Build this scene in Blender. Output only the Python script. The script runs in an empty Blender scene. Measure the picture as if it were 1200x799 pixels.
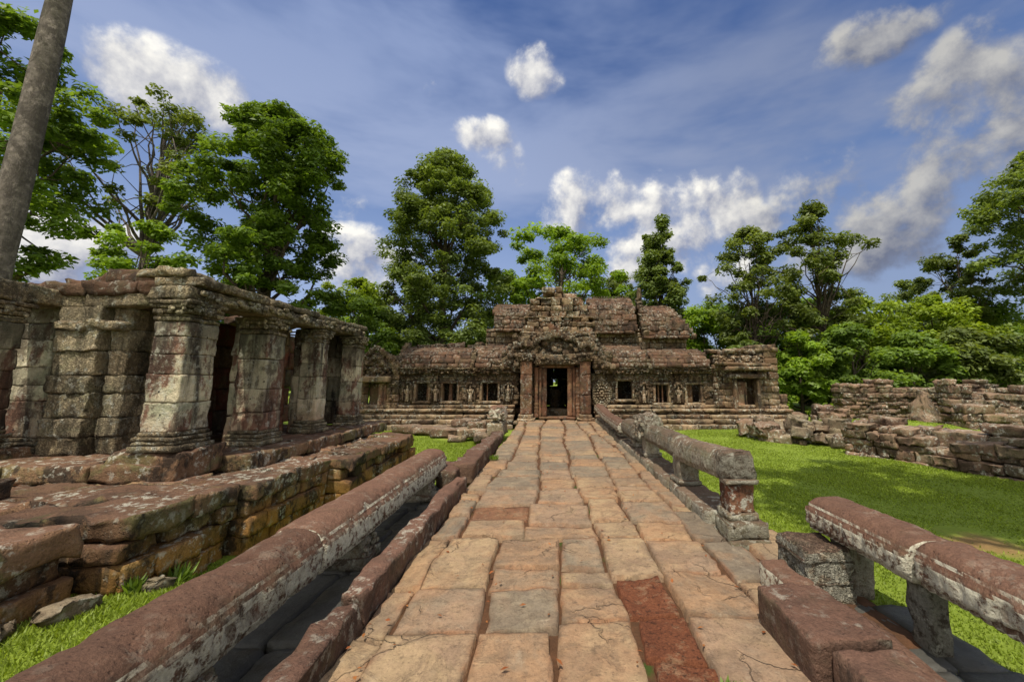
import bpy, math, random
import numpy as np
random.seed(11)
rng = np.random.default_rng(11)
scene = bpy.context.scene
C = scene.collection
R = math.radians
PI = math.pi

# ------------------------------------------------------------------ noise
def _h(ix, iy, iz, seed):
    with np.errstate(over='ignore'):
        h = (ix.astype(np.uint32)*np.uint32(374761393) + iy.astype(np.uint32)*np.uint32(668265263)
             + iz.astype(np.uint32)*np.uint32(2147483647) + np.uint32(seed*974634777 & 0xffffffff))
        h = (h ^ (h >> np.uint32(13)))*np.uint32(1274126177)
        h = h ^ (h >> np.uint32(16))
        h = h*np.uint32(2246822519)
        h = h ^ (h >> np.uint32(15))
    return h.astype(np.float64)/2147483648.0 - 1.0

def vnoise(p, seed=0):
    p = np.asarray(p, float)
    i = np.floor(p).astype(np.int64)
    f = p - i
    f = f*f*(3-2*f)
    x, y, z = i[:, 0], i[:, 1], i[:, 2]
    r = 0
    for dx in (0, 1):
        wx = f[:, 0] if dx else 1-f[:, 0]
        for dy in (0, 1):
            wy = f[:, 1] if dy else 1-f[:, 1]
            for dz in (0, 1):
                wz = f[:, 2] if dz else 1-f[:, 2]
                r = r + wx*wy*wz*_h(x+dx, y+dy, z+dz, seed)
    return r

def fbm(p, seed=0, octv=3):
    a, s, r = 1.0, 1.0, 0
    for k in range(octv):
        r = r + a*vnoise(np.asarray(p)*s, seed+k*17)
        a *= .5
        s *= 2.03
    return r

def smooth(a, b, x):
    t = np.clip((x-a)/(b-a), 0, 1)
    return t*t*(3-2*t)

# ------------------------------------------------------------------ objects
def put(o, parent=None):
    C.objects.link(o)
    if parent is not None:
        o.parent = parent
    return o

def tag(o, label=None, cat=None, group=None, kind=None):
    if label: o['label'] = label
    if cat: o['category'] = cat
    if group: o['group'] = group
    if kind: o['kind'] = kind
    return o

def thing(name, label, cat, loc, group=None):
    o = bpy.data.objects.new(name, None)
    o.empty_display_size = .3
    o.location = loc
    C.objects.link(o)
    return tag(o, label, cat, group)

def root_loc(o):
    l = np.array(o.location[:])
    while o.parent is not None:
        o = o.parent
        l = l + np.array(o.location[:])
    return l

_tmpl = {}
def template(nx, ny, nz):
    key = (nx, ny, nz)
    if key in _tmpl: return _tmpl[key]
    def co(n):
        t = np.linspace(-1, 1, n+1)
        return np.sin(t*PI/2)*.45 + t*.55
    X, Y, Z = co(nx), co(ny), co(nz)
    idx, V, F = {}, [], []
    def v(i, j, k):
        q = (i, j, k)
        if q not in idx:
            idx[q] = len(V)
            V.append((X[i], Y[j], Z[k]))
        return idx[q]
    for i in range(nx):
        for j in range(ny):
            F.append((v(i, j, 0), v(i, j+1, 0), v(i+1, j+1, 0), v(i+1, j, 0)))
            F.append((v(i, j, nz), v(i+1, j, nz), v(i+1, j+1, nz), v(i, j+1, nz)))
    for i in range(nx):
        for k in range(nz):
            F.append((v(i, 0, k), v(i+1, 0, k), v(i+1, 0, k+1), v(i, 0, k+1)))
            F.append((v(i, ny, k), v(i, ny, k+1), v(i+1, ny, k+1), v(i+1, ny, k)))
    for j in range(ny):
        for k in range(nz):
            F.append((v(0, j, k), v(0, j, k+1), v(0, j+1, k+1), v(0, j+1, k)))
            F.append((v(nx, j, k), v(nx, j+1, k), v(nx, j+1, k+1), v(nx, j, k+1)))
    _tmpl[key] = (np.array(V, float), np.array(F, np.int32))
    return _tmpl[key]

def rotm(rx, ry, rz):
    cx, sx, cy, sy, cz, sz = math.cos(rx), math.sin(rx), math.cos(ry), math.sin(ry), math.cos(rz), math.sin(rz)
    return (np.array([[cz, -sz, 0], [sz, cz, 0], [0, 0, 1]]) @ np.array([[cy, 0, sy], [0, 1, 0], [-sy, 0, cy]])
            @ np.array([[1, 0, 0], [0, cx, -sx], [0, sx, cx]]))

class MB:
    """collects rounded, worn stone blocks, tubes and free grids; build() links ONE mesh object"""
    def __init__(s):
        s.V, s.F, s.T, s.A, s.n, s.k = [], [], [], [], 0, 0
    def raw(s, V, F, tint=None, amp=0.0, ns=4.0):
        V = np.asarray(V, float)
        n = len(V)
        F = np.asarray(F, np.int32)
        if F.shape[1] == 3:
            F = np.hstack([F, F[:, :1]*0-1-s.n])
        s.V.append(V)
        s.F.append(F+s.n)
        if tint is None: tint = (rng.random(), 0, rng.random(), 1)
        T = np.asarray(tint, float)
        if T.ndim == 1: T = np.tile(T, (n, 1))
        s.T.append(T)
        a = np.zeros((n, 3))
        a[:, 0] = amp
        a[:, 1] = ns
        a[:, 2] = s.k*7.31
        s.A.append(a)
        s.k += 1
        s.n += n
    def blk(s, c, size, rz=0, rx=0, ry=0, r=.02, amp=.008, ns=5.0, res=.12, nmax=12, tint=None, typ=0, taper=1.0, n=None):
        h = np.array(size, float)/2
        if n is None:
            nn = [int(min(nmax, max(2, math.ceil(2*q/res)))) for q in h]
        else:
            nn = [n]*3 if isinstance(n, int) else list(n)
        V, F = template(*nn)
        p = V*h
        r = min(r, h.min()*.95)
        inner = np.clip(p, -(h-r), h-r)
        d = p-inner
        L = np.linalg.norm(d, axis=1)
        k = np.where(L > 1e-9, np.minimum(r/np.maximum(L, 1e-9), 1.0), 1.0)
        p = inner + d*k[:, None]
        if taper != 1.0:
            t = (p[:, 2]/h[2]+1)/2
            f = 1+(taper-1)*t
            p[:, 0] *= f
            p[:, 1] *= f
        ed = ((np.abs(V) > .93).sum(1) >= 2)*1.3+1
        if rx or ry or rz: p = p @ rotm(rx, ry, rz).T
        p = p+np.array(c, float)
        if tint is None: tint = (rng.random(), typ, rng.random(), 1)
        s.raw(p, F, tint, amp*ed if amp else 0.0, ns)
    def ell(s, c, size, n=3, amp=.006, rz=0, rx=0, ry=0, tint=None, typ=0):
        s.blk(c, size, rz, rx, ry, r=min(size)/2*.95, amp=amp, ns=10, n=n, tint=tint, typ=typ)
    def tube(s, pts, rad, sides=8, tint=None, amp=0.0, ns=3.0):
        pts = np.asarray(pts, float)
        rad = np.asarray(rad, float)
        m = len(pts)
        tan = np.gradient(pts, axis=0)
        tan /= np.linalg.norm(tan, axis=1)[:, None]+1e-9
        ref = np.array([1, .13, .07]) if abs(tan[:, 0]).mean() < .8 else np.array([.1, 1, .07])
        u = np.cross(tan, ref)
        u /= np.linalg.norm(u, axis=1)[:, None]
        w = np.cross(tan, u)
        a = np.arange(sides)/sides*2*PI
        V = (pts[:, None]+rad[:, None, None]*(np.cos(a)[None, :, None]*u[:, None]+np.sin(a)[None, :, None]*w[:, None])).reshape(-1, 3)
        i = np.arange(m-1)[:, None]*sides
        j = np.arange(sides)[None]
        j2 = (j+1) % sides
        F = np.stack([i+j, i+j2, i+sides+j2, i+sides+j], -1).reshape(-1, 4)
        s.raw(V, F, tint, amp, ns)
    def build(s, name, mat, parent=None, smooth_shade=True, label=None):
        V = np.vstack(s.V)
        F = np.vstack(s.F)
        T = np.vstack(s.T)
        A = np.vstack(s.A)
        m = A[:, 0] > 0
        if m.any():
            q = V[m]*A[m, 1:2]+A[m, 2:3]
            d = np.stack([vnoise(q, 1+k)+.55*vnoise(q*2.3, 4+k)+.35*vnoise(q*5.7, 7+k) for k in range(3)], 1)
            V[m] += d*A[m, 0:1]
        if parent is not None: V = V-root_loc(parent)
        me = bpy.data.meshes.new(name)
        tri = F[:, 3] < 0
        nt = np.where(tri, 3, 4)
        me.vertices.add(len(V))
        me.vertices.foreach_set('co', V.astype(np.float32).ravel())
        if tri.any():
            loops = F.ravel()
            loops = loops[loops >= 0]
        else:
            loops = F.ravel()
        me.loops.add(len(loops))
        me.loops.foreach_set('vertex_index', loops.astype(np.int32))
        me.polygons.add(len(F))
        st = np.concatenate([[0], np.cumsum(nt)[:-1]])
        me.polygons.foreach_set('loop_start', st.astype(np.int32))
        me.polygons.foreach_set('loop_total', nt.astype(np.int32))
        if smooth_shade: me.polygons.foreach_set('use_smooth', np.ones(len(F), bool))
        at = me.attributes.new('tint', 'FLOAT_COLOR', 'POINT')
        at.data.foreach_set('color', T.astype(np.float32).ravel())
        me.update(calc_edges=True)
        me.validate()
        for x in (mat if isinstance(mat, (list, tuple)) else [mat]): me.materials.append(x)
        o = bpy.data.objects.new(name, me)
        put(o, parent)
        if label: o['label'] = label
        return o

# ------------------------------------------------------------------ node helpers
class NT:
    def __init__(s, tree):
        s.t = tree
        s.n = tree.nodes
        s.l = tree.links
    def new(s, typ, **kw):
        n = s.n.new(typ)
        for k, v in kw.items(): setattr(n, k, v)
        return n
    def set(s, sock, v):
        if isinstance(v, bpy.types.NodeSocket): s.l.new(v, sock)
        elif isinstance(v, (tuple, list)) and len(v) == 3 and sock.type == 'RGBA': sock.default_value = (*v, 1)
        else: sock.default_value = v
    def m(s, op, a, b=0.0, c=0.0, clamp=False):
        n = s.new('ShaderNodeMath', operation=op, use_clamp=clamp)
        for i, v in enumerate((a, b, c)): s.set(n.inputs[i], v)
        return n.outputs[0]
    def mix(s, f, a, b, typ='MIX'):
        n = s.new('ShaderNodeMix', data_type='RGBA', blend_type=typ)
        s.set(n.inputs[0], f)
        s.set(n.inputs[6], a)
        s.set(n.inputs[7], b)
        return n.outputs[2]
    def noise(s, vec, scale, detail=4, rough=.55, dist=0.0):
        n = s.new('ShaderNodeTexNoise')
        s.set(n.inputs['Vector'], vec)
        n.inputs['Scale'].default_value = scale
        n.inputs['Detail'].default_value = detail
        n.inputs['Roughness'].default_value = rough
        n.inputs['Distortion'].default_value = dist
        return n.outputs[0]
    def voro(s, vec, scale, feat='F1'):
        n = s.new('ShaderNodeTexVoronoi', feature=feat)
        s.set(n.inputs['Vector'], vec)
        n.inputs['Scale'].default_value = scale
        return n.outputs[0]
    def step(s, x, a, b, to0=0.0, to1=1.0):
        n = s.new('ShaderNodeMapRange', interpolation_type='SMOOTHSTEP')
        s.set(n.inputs[0], x)
        n.inputs[1].default_value = a
        n.inputs[2].default_value = b
        n.inputs[3].default_value = to0
        n.inputs[4].default_value = to1
        return n.outputs[0]
    def ramp(s, f, cols):
        n = s.new('ShaderNodeValToRGB')
        e = n.color_ramp.elements
        while len(e) < len(cols): e.new(.5)
        for i, c in enumerate(cols):
            e[i].position = i/(len(cols)-1)
            e[i].color = (*c, 1)
        s.set(n.inputs[0], f)
        return n.outputs[0]
    def vscale(s, vec, sc):
        n = s.new('ShaderNodeVectorMath', operation='MULTIPLY')
        s.set(n.inputs[0], vec)
        n.inputs[1].default_value = sc
        return n.outputs[0]
    def bump(s, h, dist=.02, strength=1.0, prev=None):
        n = s.new('ShaderNodeBump')
        n.inputs['Strength'].default_value = strength
        n.inputs['Distance'].default_value = dist
        s.set(n.inputs['Height'], h)
        if prev is not None: s.set(n.inputs['Normal'], prev)
        return n.outputs[0]

def newmat(name):
    m = bpy.data.materials.new(name)
    m.use_nodes = True
    m.node_tree.nodes.clear()
    t = NT(m.node_tree)
    out = t.new('ShaderNodeOutputMaterial')
    b = t.new('ShaderNodeBsdfPrincipled')
    b.inputs['Specular IOR Level'].default_value = .18
    m.node_tree.links.new(b.outputs[0], out.inputs[0])
    return m, t, b, out

def stone(name, cols, lichen=.5, algae=.3, algae_col=(.12, .14, .06), top=None, topamt=.7, streak=.5, carve=0.0, carve_scale=9.0,
          lich_col=(.5, .49, .4), rough=.88, red=(.2, .045, .02), bump=1.0, side_lichen=0.0, low_red=None, stain=.6, stain_col=(.022, .018, .015), holes=0.0, patch=None, grain=1.0, eave_shade=None):
    m, t, b, out = newmat(name)
    g = t.new('ShaderNodeNewGeometry')
    pos = g.outputs['Position']
    sx = t.new('ShaderNodeSeparateXYZ')
    t.set(sx.inputs[0], g.outputs['True Normal'])
    nz = sx.outputs[2]
    at = t.new('ShaderNodeAttribute', attribute_name='tint')
    sc = t.new('ShaderNodeSeparateColor')
    t.set(sc.inputs[0], at.outputs['Color'])
    big = t.noise(pos, 1.1, 5, .6)
    mid = t.noise(pos, 4.5, 6, .65)
    fine = t.noise(pos, 38, 5, .7)
    f = t.m('ADD', t.m('MULTIPLY', sc.outputs[0], .62), t.m('MULTIPLY', mid, .5), clamp=True)
    c = t.ramp(f, cols)
    c = t.mix(t.m('MULTIPLY', sc.outputs[1], .9), c, red)
    c = t.mix(t.m('MULTIPLY', t.step(t.noise(pos, 1.7, 5, .7, .4), .47, .6), algae), c, algae_col)
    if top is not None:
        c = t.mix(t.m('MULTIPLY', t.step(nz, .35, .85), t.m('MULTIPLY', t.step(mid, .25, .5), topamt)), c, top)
    if low_red is not None:
        sp = t.new('ShaderNodeSeparateXYZ')
        t.set(sp.inputs[0], pos)
        hh = t.step(t.m('ADD', sp.outputs[2], t.m('MULTIPLY', big, .9)), low_red[0], low_red[1], 1, 0)
        c = t.mix(t.m('MULTIPLY', hh, low_red[2]), c, low_red[3])
    if patch is not None:
        pm = t.step(t.noise(t.vscale(pos, (1.6, 1.6, .8)), 1.0, 7, .68, .3), .5, .56)
        c = t.mix(t.m('MULTIPLY', pm, patch[1]), c, patch[0])
    # dark water streaks on upright faces
    st = t.step(t.noise(t.vscale(pos, (6, 6, .7)), 1.0, 5, .6), .5, .68)
    up = t.step(nz, .3, .7, 1, .25)
    c = t.mix(t.m('MULTIPLY', t.m('MULTIPLY', st, up), streak), c, (.028, .024, .02))
    sn = t.m('MULTIPLY', t.step(t.noise(t.vscale(pos, (1, 1, .75)), 2.1, 9, .72, .3), .5, .57), t.step(nz, .5, .95, 1, .45))
    c = t.mix(t.m('MULTIPLY', sn, stain), c, stain_col)
    if eave_shade is not None:  # under-eave shade put into the colour as a streaky dark stain up high
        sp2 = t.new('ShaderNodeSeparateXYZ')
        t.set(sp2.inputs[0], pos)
        hd = t.step(t.m('ADD', sp2.outputs[2], t.m('MULTIPLY', t.m('SUBTRACT', t.noise(t.vscale(pos, (5, 5, .5)), 1.0, 5, .6), .5), 2.2)), eave_shade[0], eave_shade[1])
        c = t.mix(t.m('MULTIPLY', hd, eave_shade[2]), c, (.05, .042, .032))
    # lichen
    lm = t.step(t.noise(pos, 1.5, 4, .6), .44, .58)
    lf = t.step(t.noise(pos, 12, 6, .72), .52, .6)
    la = t.m('MULTIPLY', t.m('MULTIPLY', lm, lf), lichen)
    if side_lichen:
        side = t.step(nz, .0, .55, 1, 0)
        la = t.m('MAXIMUM', la, t.m('MULTIPLY', t.m('MULTIPLY', side, t.step(t.noise(pos, 14, 6, .75), .4, .52)), side_lichen))
    c = t.mix(la, c, lich_col)
    dk = t.step(t.noise(pos, 23, 6, .75), .56, .7)
    c = t.mix(t.m('MULTIPLY', dk, .55*grain), c, t.mix(.5, c, (.01, .009, .008), 'MULTIPLY'))
    if holes:
        hv = t.m('MULTIPLY', t.step(t.voro(pos, 7.5), .075, .11, 1, 0), holes)
        c = t.mix(hv, c, (.012, .01, .008))
    v = t.m('ADD', t.m('MULTIPLY', t.noise(pos, 70, 4, .75), 1.5*grain), 1-.75*grain)
    v = t.m('MULTIPLY', v, t.m('ADD', t.m('MULTIPLY', t.noise(pos, 15, 5, .7), grain), 1-.5*grain))
    v = t.m('MULTIPLY', v, t.m('ADD', t.m('MULTIPLY', sc.outputs[2], .5), .75))
    mm = t.new('ShaderNodeVectorMath', operation='SCALE')
    t.set(mm.inputs[0], c)
    t.set(mm.inputs[3], v)
    t.set(b.inputs['Base Color'], mm.outputs[0])
    b.inputs['Roughness'].default_value = rough
    h = t.m('ADD', t.m('MULTIPLY', t.noise(pos, 9, 8, .7), 1.0), t.m('MULTIPLY', fine, .35))
    pit = t.step(t.voro(pos, 26), .0, .3)
    h = t.m('ADD', h, t.m('MULTIPLY', pit, .25))
    nb = t.bump(h, .04*bump, .9)
    if carve:
        cv = t.noise(pos, carve_scale*1.6, 3, .55, 1.6)
        rid = t.m('ABSOLUTE', t.m('SUBTRACT', cv, .5))
        cv = t.step(rid, .015, .085)
        cv2 = t.noise(pos, carve_scale*4, 3, .6, .8)
        nb = t.bump(t.m('ADD', cv, t.m('MULTIPLY', cv2, .7)), .045*carve, .9, nb)
        mm2 = t.new('ShaderNodeVectorMath', operation='SCALE')
        t.set(mm2.inputs[0], mm.outputs[0])
        t.set(mm2.inputs[3], t.m('ADD', .78, t.m('MULTIPLY', t.m('MULTIPLY', cv, cv2), .5)))
        t.set(b.inputs['Base Color'], mm2.outputs[0])
    t.set(b.inputs['Normal'], nb)
    return m

M = {}
TEMPLE = [(.05, .033, .022), (.115, .07, .041), (.18, .11, .063), (.27, .185, .11), (.24, .18, .11)]
M['wall'] = stone('temple sandstone', TEMPLE, .7, .35, algae_col=(.13, .13, .065), top=(.38, .28, .17), topamt=.65, streak=.7, stain=.65)
M['carved'] = stone('carved sandstone', TEMPLE, .75, .3, algae_col=(.13, .13, .065), top=(.4, .32, .2), topamt=.75, streak=.5, carve=1.0, carve_scale=7, stain=.55)
M['roof'] = stone('reddish roof stone', [(.045, .027, .019), (.088, .05, .031), (.125, .067, .04), (.165, .1, .062)], .4, .4, algae_col=(.085, .075, .038), top=(.14, .078, .047), topamt=.5, streak=.6, stain=.6)
M['redjamb'] = stone('reddish door stone', [(.1, .05, .03), (.17, .082, .046), (.24, .125, .068)], .35, .25, streak=.6, stain=.5)
M['railcarved'] = stone('carved lichened block', [(.14, .1, .07), (.2, .15, .1), (.26, .21, .15)], .7, .3, top=(.15, .08, .055), topamt=.7, streak=.5, carve=1.3, carve_scale=9, side_lichen=.7, stain=.3)
M['pillar'] = stone('grey green pillar stone', [(.36, .29, .18), (.48, .4, .26), (.56, .49, .34), (.5, .45, .31), (.4, .36, .24)], .5, .6, algae_col=(.21, .24, .15), streak=.95, top=(.25, .16, .11), low_red=(.85, 1.8, .65, (.33, .11, .055)), stain=.7, stain_col=(.06, .034, .024), holes=.9, patch=((.15, .055, .036), .85), grain=.55, eave_shade=(1.75, 2.35, .75))
M['pillarcarved'] = stone('carved pillar stone', [(.2, .145, .09), (.34, .265, .16), (.46, .39, .26)], .75, .4, algae_col=(.17, .195, .105), top=(.24, .17, .11), topamt=.6, streak=.6, carve=.8, carve_scale=9, stain=.6)
M['hallred'] = stone('red stained inner wall', [(.24, .06, .034), (.2, .075, .045), (.14, .12, .07)], .1, .3, algae_col=(.14, .2, .09), streak=.4, stain=.4)
M['terrace'] = stone('terrace stone', [(.085, .05, .03), (.16, .092, .052), (.23, .13, .07), (.2, .155, .085)], .6, .55, algae_col=(.12, .135, .05), top=(.15, .083, .053), topamt=.92, streak=.75, low_red=(.3, .8, .85, (.36, .185, .045)), stain=.8)
M['rail'] = stone('maroon railing stone', [(.1, .05, .034), (.15, .078, .05), (.2, .115, .075)], .12, .25, algae_col=(.15, .13, .07), top=(.155, .084, .056), topamt=.93, streak=.45, grain=.8, side_lichen=.9, lich_col=(.58, .55, .43), stain=.3)
M['greyrail'] = stone('grey railing stone', [(.1, .078, .055), (.18, .135, .09), (.25, .2, .135)], .6, .45, algae_col=(.14, .15, .08), top=(.15, .095, .065), topamt=.7, streak=.5, side_lichen=.35, stain=.5)
M['kerb'] = stone('kerb stone', [(.08, .048, .035), (.13, .075, .052), (.18, .11, .074)], .4, .4, algae_col=(.11, .095, .05), top=(.15, .08, .055), topamt=.85, streak=.55, stain=.4)
M['rubble'] = stone('rubble stone', [(.11, .085, .06), (.2, .15, .1), (.28, .22, .14), (.22, .135, .09)], .85, .3, algae_col=(.14, .14, .08), top=(.3, .24, .155), topamt=.5, streak=.5, stain=.6)
M['ruin'] = stone('ruined wall stone', [(.08, .058, .04), (.16, .1, .064), (.24, .15, .098), (.26, .2, .13)], .7, .35, top=(.27, .18, .12), topamt=.65, streak=.55, stain=.6)

def wet_mat():
    m, t, b, out = newmat('wet dark floor stone')
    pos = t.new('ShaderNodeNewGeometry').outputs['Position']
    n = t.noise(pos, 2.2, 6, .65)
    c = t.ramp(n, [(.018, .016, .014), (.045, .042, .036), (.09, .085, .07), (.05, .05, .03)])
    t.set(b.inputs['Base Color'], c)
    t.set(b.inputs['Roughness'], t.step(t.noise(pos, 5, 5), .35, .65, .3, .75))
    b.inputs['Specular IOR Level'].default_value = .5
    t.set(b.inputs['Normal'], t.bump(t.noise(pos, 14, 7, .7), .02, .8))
    return m
M['wet'] = wet_mat()

def paving_mat():
    m, t, b, out = newmat('sandstone paving')
    g = t.new('ShaderNodeNewGeometry')
    pos = g.outputs['Position']
    at = t.new('ShaderNodeAttribute', attribute_name='tint')
    sc = t.new('ShaderNodeSeparateColor')
    t.set(sc.inputs[0], at.outputs['Color'])
    mid = t.noise(pos, 2.6, 7, .65, .5)
    fine = t.noise(pos, 45, 5, .75)
    f = t.m('ADD', t.m('MULTIPLY', sc.outputs[0], .9), t.m('MULTIPLY', t.m('SUBTRACT', mid, .45), .8), clamp=True)
    c = t.ramp(f, [(.17, .137, .1), (.24, .187, .125), (.29, .19, .12), (.34, .24, .138), (.31, .19, .108), (.22, .165, .11)])
    c = t.mix(t.m('MULTIPLY', t.step(t.noise(pos, .8, 4), .5, .62), .45), c, (.17, .135, .1))
    # earth gathered in hollows and along the joints (alpha of tint holds nearness to the slab edge)
    e = t.m('MULTIPLY', sc.outputs[2], t.step(t.noise(pos, 6, 5, .7), .3, .62))
    c = t.mix(t.m('MULTIPLY', e, .7), c, t.mix(t.step(t.noise(pos, 1.9, 4), .42, .58), (.07, .045, .028), (.24, .1, .045)))
    dk = t.step(t.noise(pos, 13, 7, .75), .53, .68)
    c = t.mix(t.m('MULTIPLY', dk, .6), c, (.075, .052, .038))
    wn = t.step(t.noise(pos, 3.1, 8, .72, .8), .5, .555)
    c = t.mix(t.m('MULTIPLY', wn, .3), c, (.13, .09, .063))
    rn = t.step(t.noise(t.vscale(pos, (1, .6, 1)), 1.15, 6, .65), .52, .6)
    c = t.mix(t.m('MULTIPLY', rn, .28), c, (.36, .2, .1))
    sp = t.step(t.noise(pos, 60, 3, .8), .56, .68)
    c = t.mix(t.m('MULTIPLY', sp, .45), c, (.05, .035, .026))
    lt = t.m('MULTIPLY', t.step(t.noise(pos, 7, 7, .75), .56, .66), t.step(t.noise(pos, 1.3, 3), .45, .6))
    c = t.mix(t.m('MULTIPLY', lt, .35), c, (.42, .34, .24))
    # laterite
    vo = t.noise(pos, 60, 5, .8)
    lc = t.ramp(t.m('ADD', t.m('MULTIPLY', t.m('SUBTRACT', vo, .28), 1.5), t.m('MULTIPLY', t.m('SUBTRACT', mid, .4), .7), clamp=True), [(.07, .024, .014), (.16, .055, .026), (.23, .085, .04), (.28, .12, .06)])
    lc = t.mix(t.m('MULTIPLY', t.step(t.noise(pos, 5, 7, .75), .52, .62), .6), lc, (.3, .19, .11))
    lc = t.mix(t.m('MULTIPLY', t.step(t.noise(pos, 24, 5, .8), .54, .62), .75), lc, (.035, .016, .01))
    c = t.mix(sc.outputs[1], c, lc)
    mm = t.new('ShaderNodeVectorMath', operation='SCALE')
    t.set(mm.inputs[0], c)
    t.set(mm.inputs[3], t.m('ADD', t.m('MULTIPLY', t.m('ADD', fine, t.noise(pos, 11, 6, .7)), .8), .25))
    t.set(b.inputs['Base Color'], mm.outputs[0])
    b.inputs['Roughness'].default_value = .8
    h = t.m('ADD', t.noise(pos, 7, 9, .68), t.m('MULTIPLY', fine, .25))
    wv = t.new('ShaderNodeVectorMath', operation='ADD')
    t.set(wv.inputs[0], pos)
    nn = t.new('ShaderNodeTexNoise')
    t.set(nn.inputs['Vector'], pos)
    nn.inputs['Scale'].default_value = 3.0
    nn.inputs['Detail'].default_value = 5
    sv = t.new('ShaderNodeVectorMath', operation='SCALE')
    t.set(sv.inputs[0], nn.outputs['Color'])
    sv.inputs[3].default_value = .45
    t.set(wv.inputs[1], sv.outputs[0])
    crack = t.m('MULTIPLY', t.step(t.voro(t.vscale(wv.outputs[0], (1, 1, 0)), 1.5, 'DISTANCE_TO_EDGE'), 0, .014, 1, 0), t.step(t.noise(pos, .9, 3), .5, .56))
    h = t.m('SUBTRACT', h, t.m('MULTIPLY', crack, .9))
    h = t.m('SUBTRACT', h, t.m('MULTIPLY', wn, .1))
    h = t.m('ADD', h, t.m('MULTIPLY', t.m('MULTIPLY', t.noise(pos, 55, 4, .75), sc.outputs[1]), 1.1))
    nb = t.bump(h, .028, .85)
    t.set(b.inputs['Normal'], nb)
    return m
M['paving'] = paving_mat()

def earth_mat():
    m, t, b, out = newmat('orange earth')
    pos = t.new('ShaderNodeNewGeometry').outputs['Position']
    n = t.noise(pos, 9, 6, .7)
    c = t.ramp(n, [(.035, .022, .014), (.1, .05, .026), (.2, .09, .045)])
    c = t.mix(t.step(t.noise(pos, 2.1, 5), .58, .66), c, (.05, .075, .015))
    t.set(b.inputs['Base Color'], c)
    b.inputs['Roughness'].default_value = .95
    t.set(b.inputs['Normal'], t.bump(t.noise(pos, 30, 6, .7), .02, .9))
    return m
M['earth'] = earth_mat()

DIRT = [(5.0, 5.0, .55), (3.1, 12.6, .5), (8.5, 19.0, 1.2), (-3.2, 14.0, .5)]
def ground_mat():
    m, t, b, out = newmat('lawn ground')
    pos = t.new('ShaderNodeNewGeometry').outputs['Position']
    n = t.noise(pos, 1.3, 6, .6)
    c = t.ramp(n, [(.125, .175, .022), (.185, .25, .028), (.23, .3, .038), (.28, .3, .075)])
    c = t.mix(t.m('MULTIPLY', t.step(t.noise(pos, 26, 5, .7), .5, .7), .5), c, (.05, .085, .012))
    d = None
    for x, y, r in DIRT:
        v = t.new('ShaderNodeVectorMath', operation='DISTANCE')
        t.set(v.inputs[0], t.vscale(pos, (1, 1, 0)))
        v.inputs[1].default_value = (x, y, 0)
        q = t.step(t.m('ADD', v.outputs['Value'], t.m('MULTIPLY', t.noise(pos, 2.5, 5, .7), r*1.2)), r*.9, r*1.6, 1, 0)
        d = q if d is None else t.m('MAXIMUM', d, q)
    earth = t.mix(t.noise(pos, 12, 5), (.2, .1, .045), (.33, .19, .09))
    c = t.mix(t.m('MULTIPLY', d, .85), c, earth)
    t.set(b.inputs['Base Color'], c)
    b.inputs['Roughness'].default_value = .95
    t.set(b.inputs['Normal'], t.bump(t.noise(pos, 40, 5, .7), .03, .8))
    return m
M['ground'] = ground_mat()

def leaf_mat(name, dark, light, trans=.35, tcol=None):
    m, t, b, out = newmat(name)
    at = t.new('ShaderNodeAttribute', attribute_name='tint')
    sc = t.new('ShaderNodeSeparateColor')
    t.set(sc.inputs[0], at.outputs['Color'])
    c = t.mix(sc.outputs[0], dark, light)
    mm = t.new('ShaderNodeVectorMath', operation='SCALE')
    t.set(mm.inputs[0], c)
    t.set(mm.inputs[3], t.m('ADD', t.m('MULTIPLY', sc.outputs[2], .8), .6))
    t.set(b.inputs['Base Color'], mm.outputs[0])
    b.inputs['Roughness'].default_value = .5
    b.inputs['Specular IOR Level'].default_value = .3
    tr = t.new('ShaderNodeBsdfTranslucent')
    y = t.mix(1.0, mm.outputs[0], (1.5, 1.45, .5), 'MULTIPLY')
    t.set(tr.inputs[0], y)
    mx = t.new('ShaderNodeMixShader')
    mx.inputs[0].default_value = trans
    t.l.new(b.outputs[0], mx.inputs[1])
    t.l.new(tr.outputs[0], mx.inputs[2])
    t.l.new(mx.outputs[0], out.inputs[0])
    return m
M['leaf_dark'] = leaf_mat('dark green leaves', (.08, .12, .028), (.19, .25, .062), .4)
M['leaf_mid'] = leaf_mat('mid green leaves', (.09, .15, .026), (.21, .31, .05), .45)
M['leaf_bright'] = leaf_mat('bright green leaves', (.12, .2, .02), (.26, .38, .045), .45)
M['leaf_yellow'] = leaf_mat('yellow green leaves', (.13, .2, .016), (.28, .36, .035), .42)
M['leaf_olive'] = leaf_mat('olive leaves', (.09, .125, .03), (.21, .26, .07), .42)
M['grass'] = leaf_mat('grass blades', (.17, .235, .024), (.3, .375, .055), .42)
M['deadleaf'] = leaf_mat('fallen leaves', (.2, .05, .015), (.35, .14, .04), .1)

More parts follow.
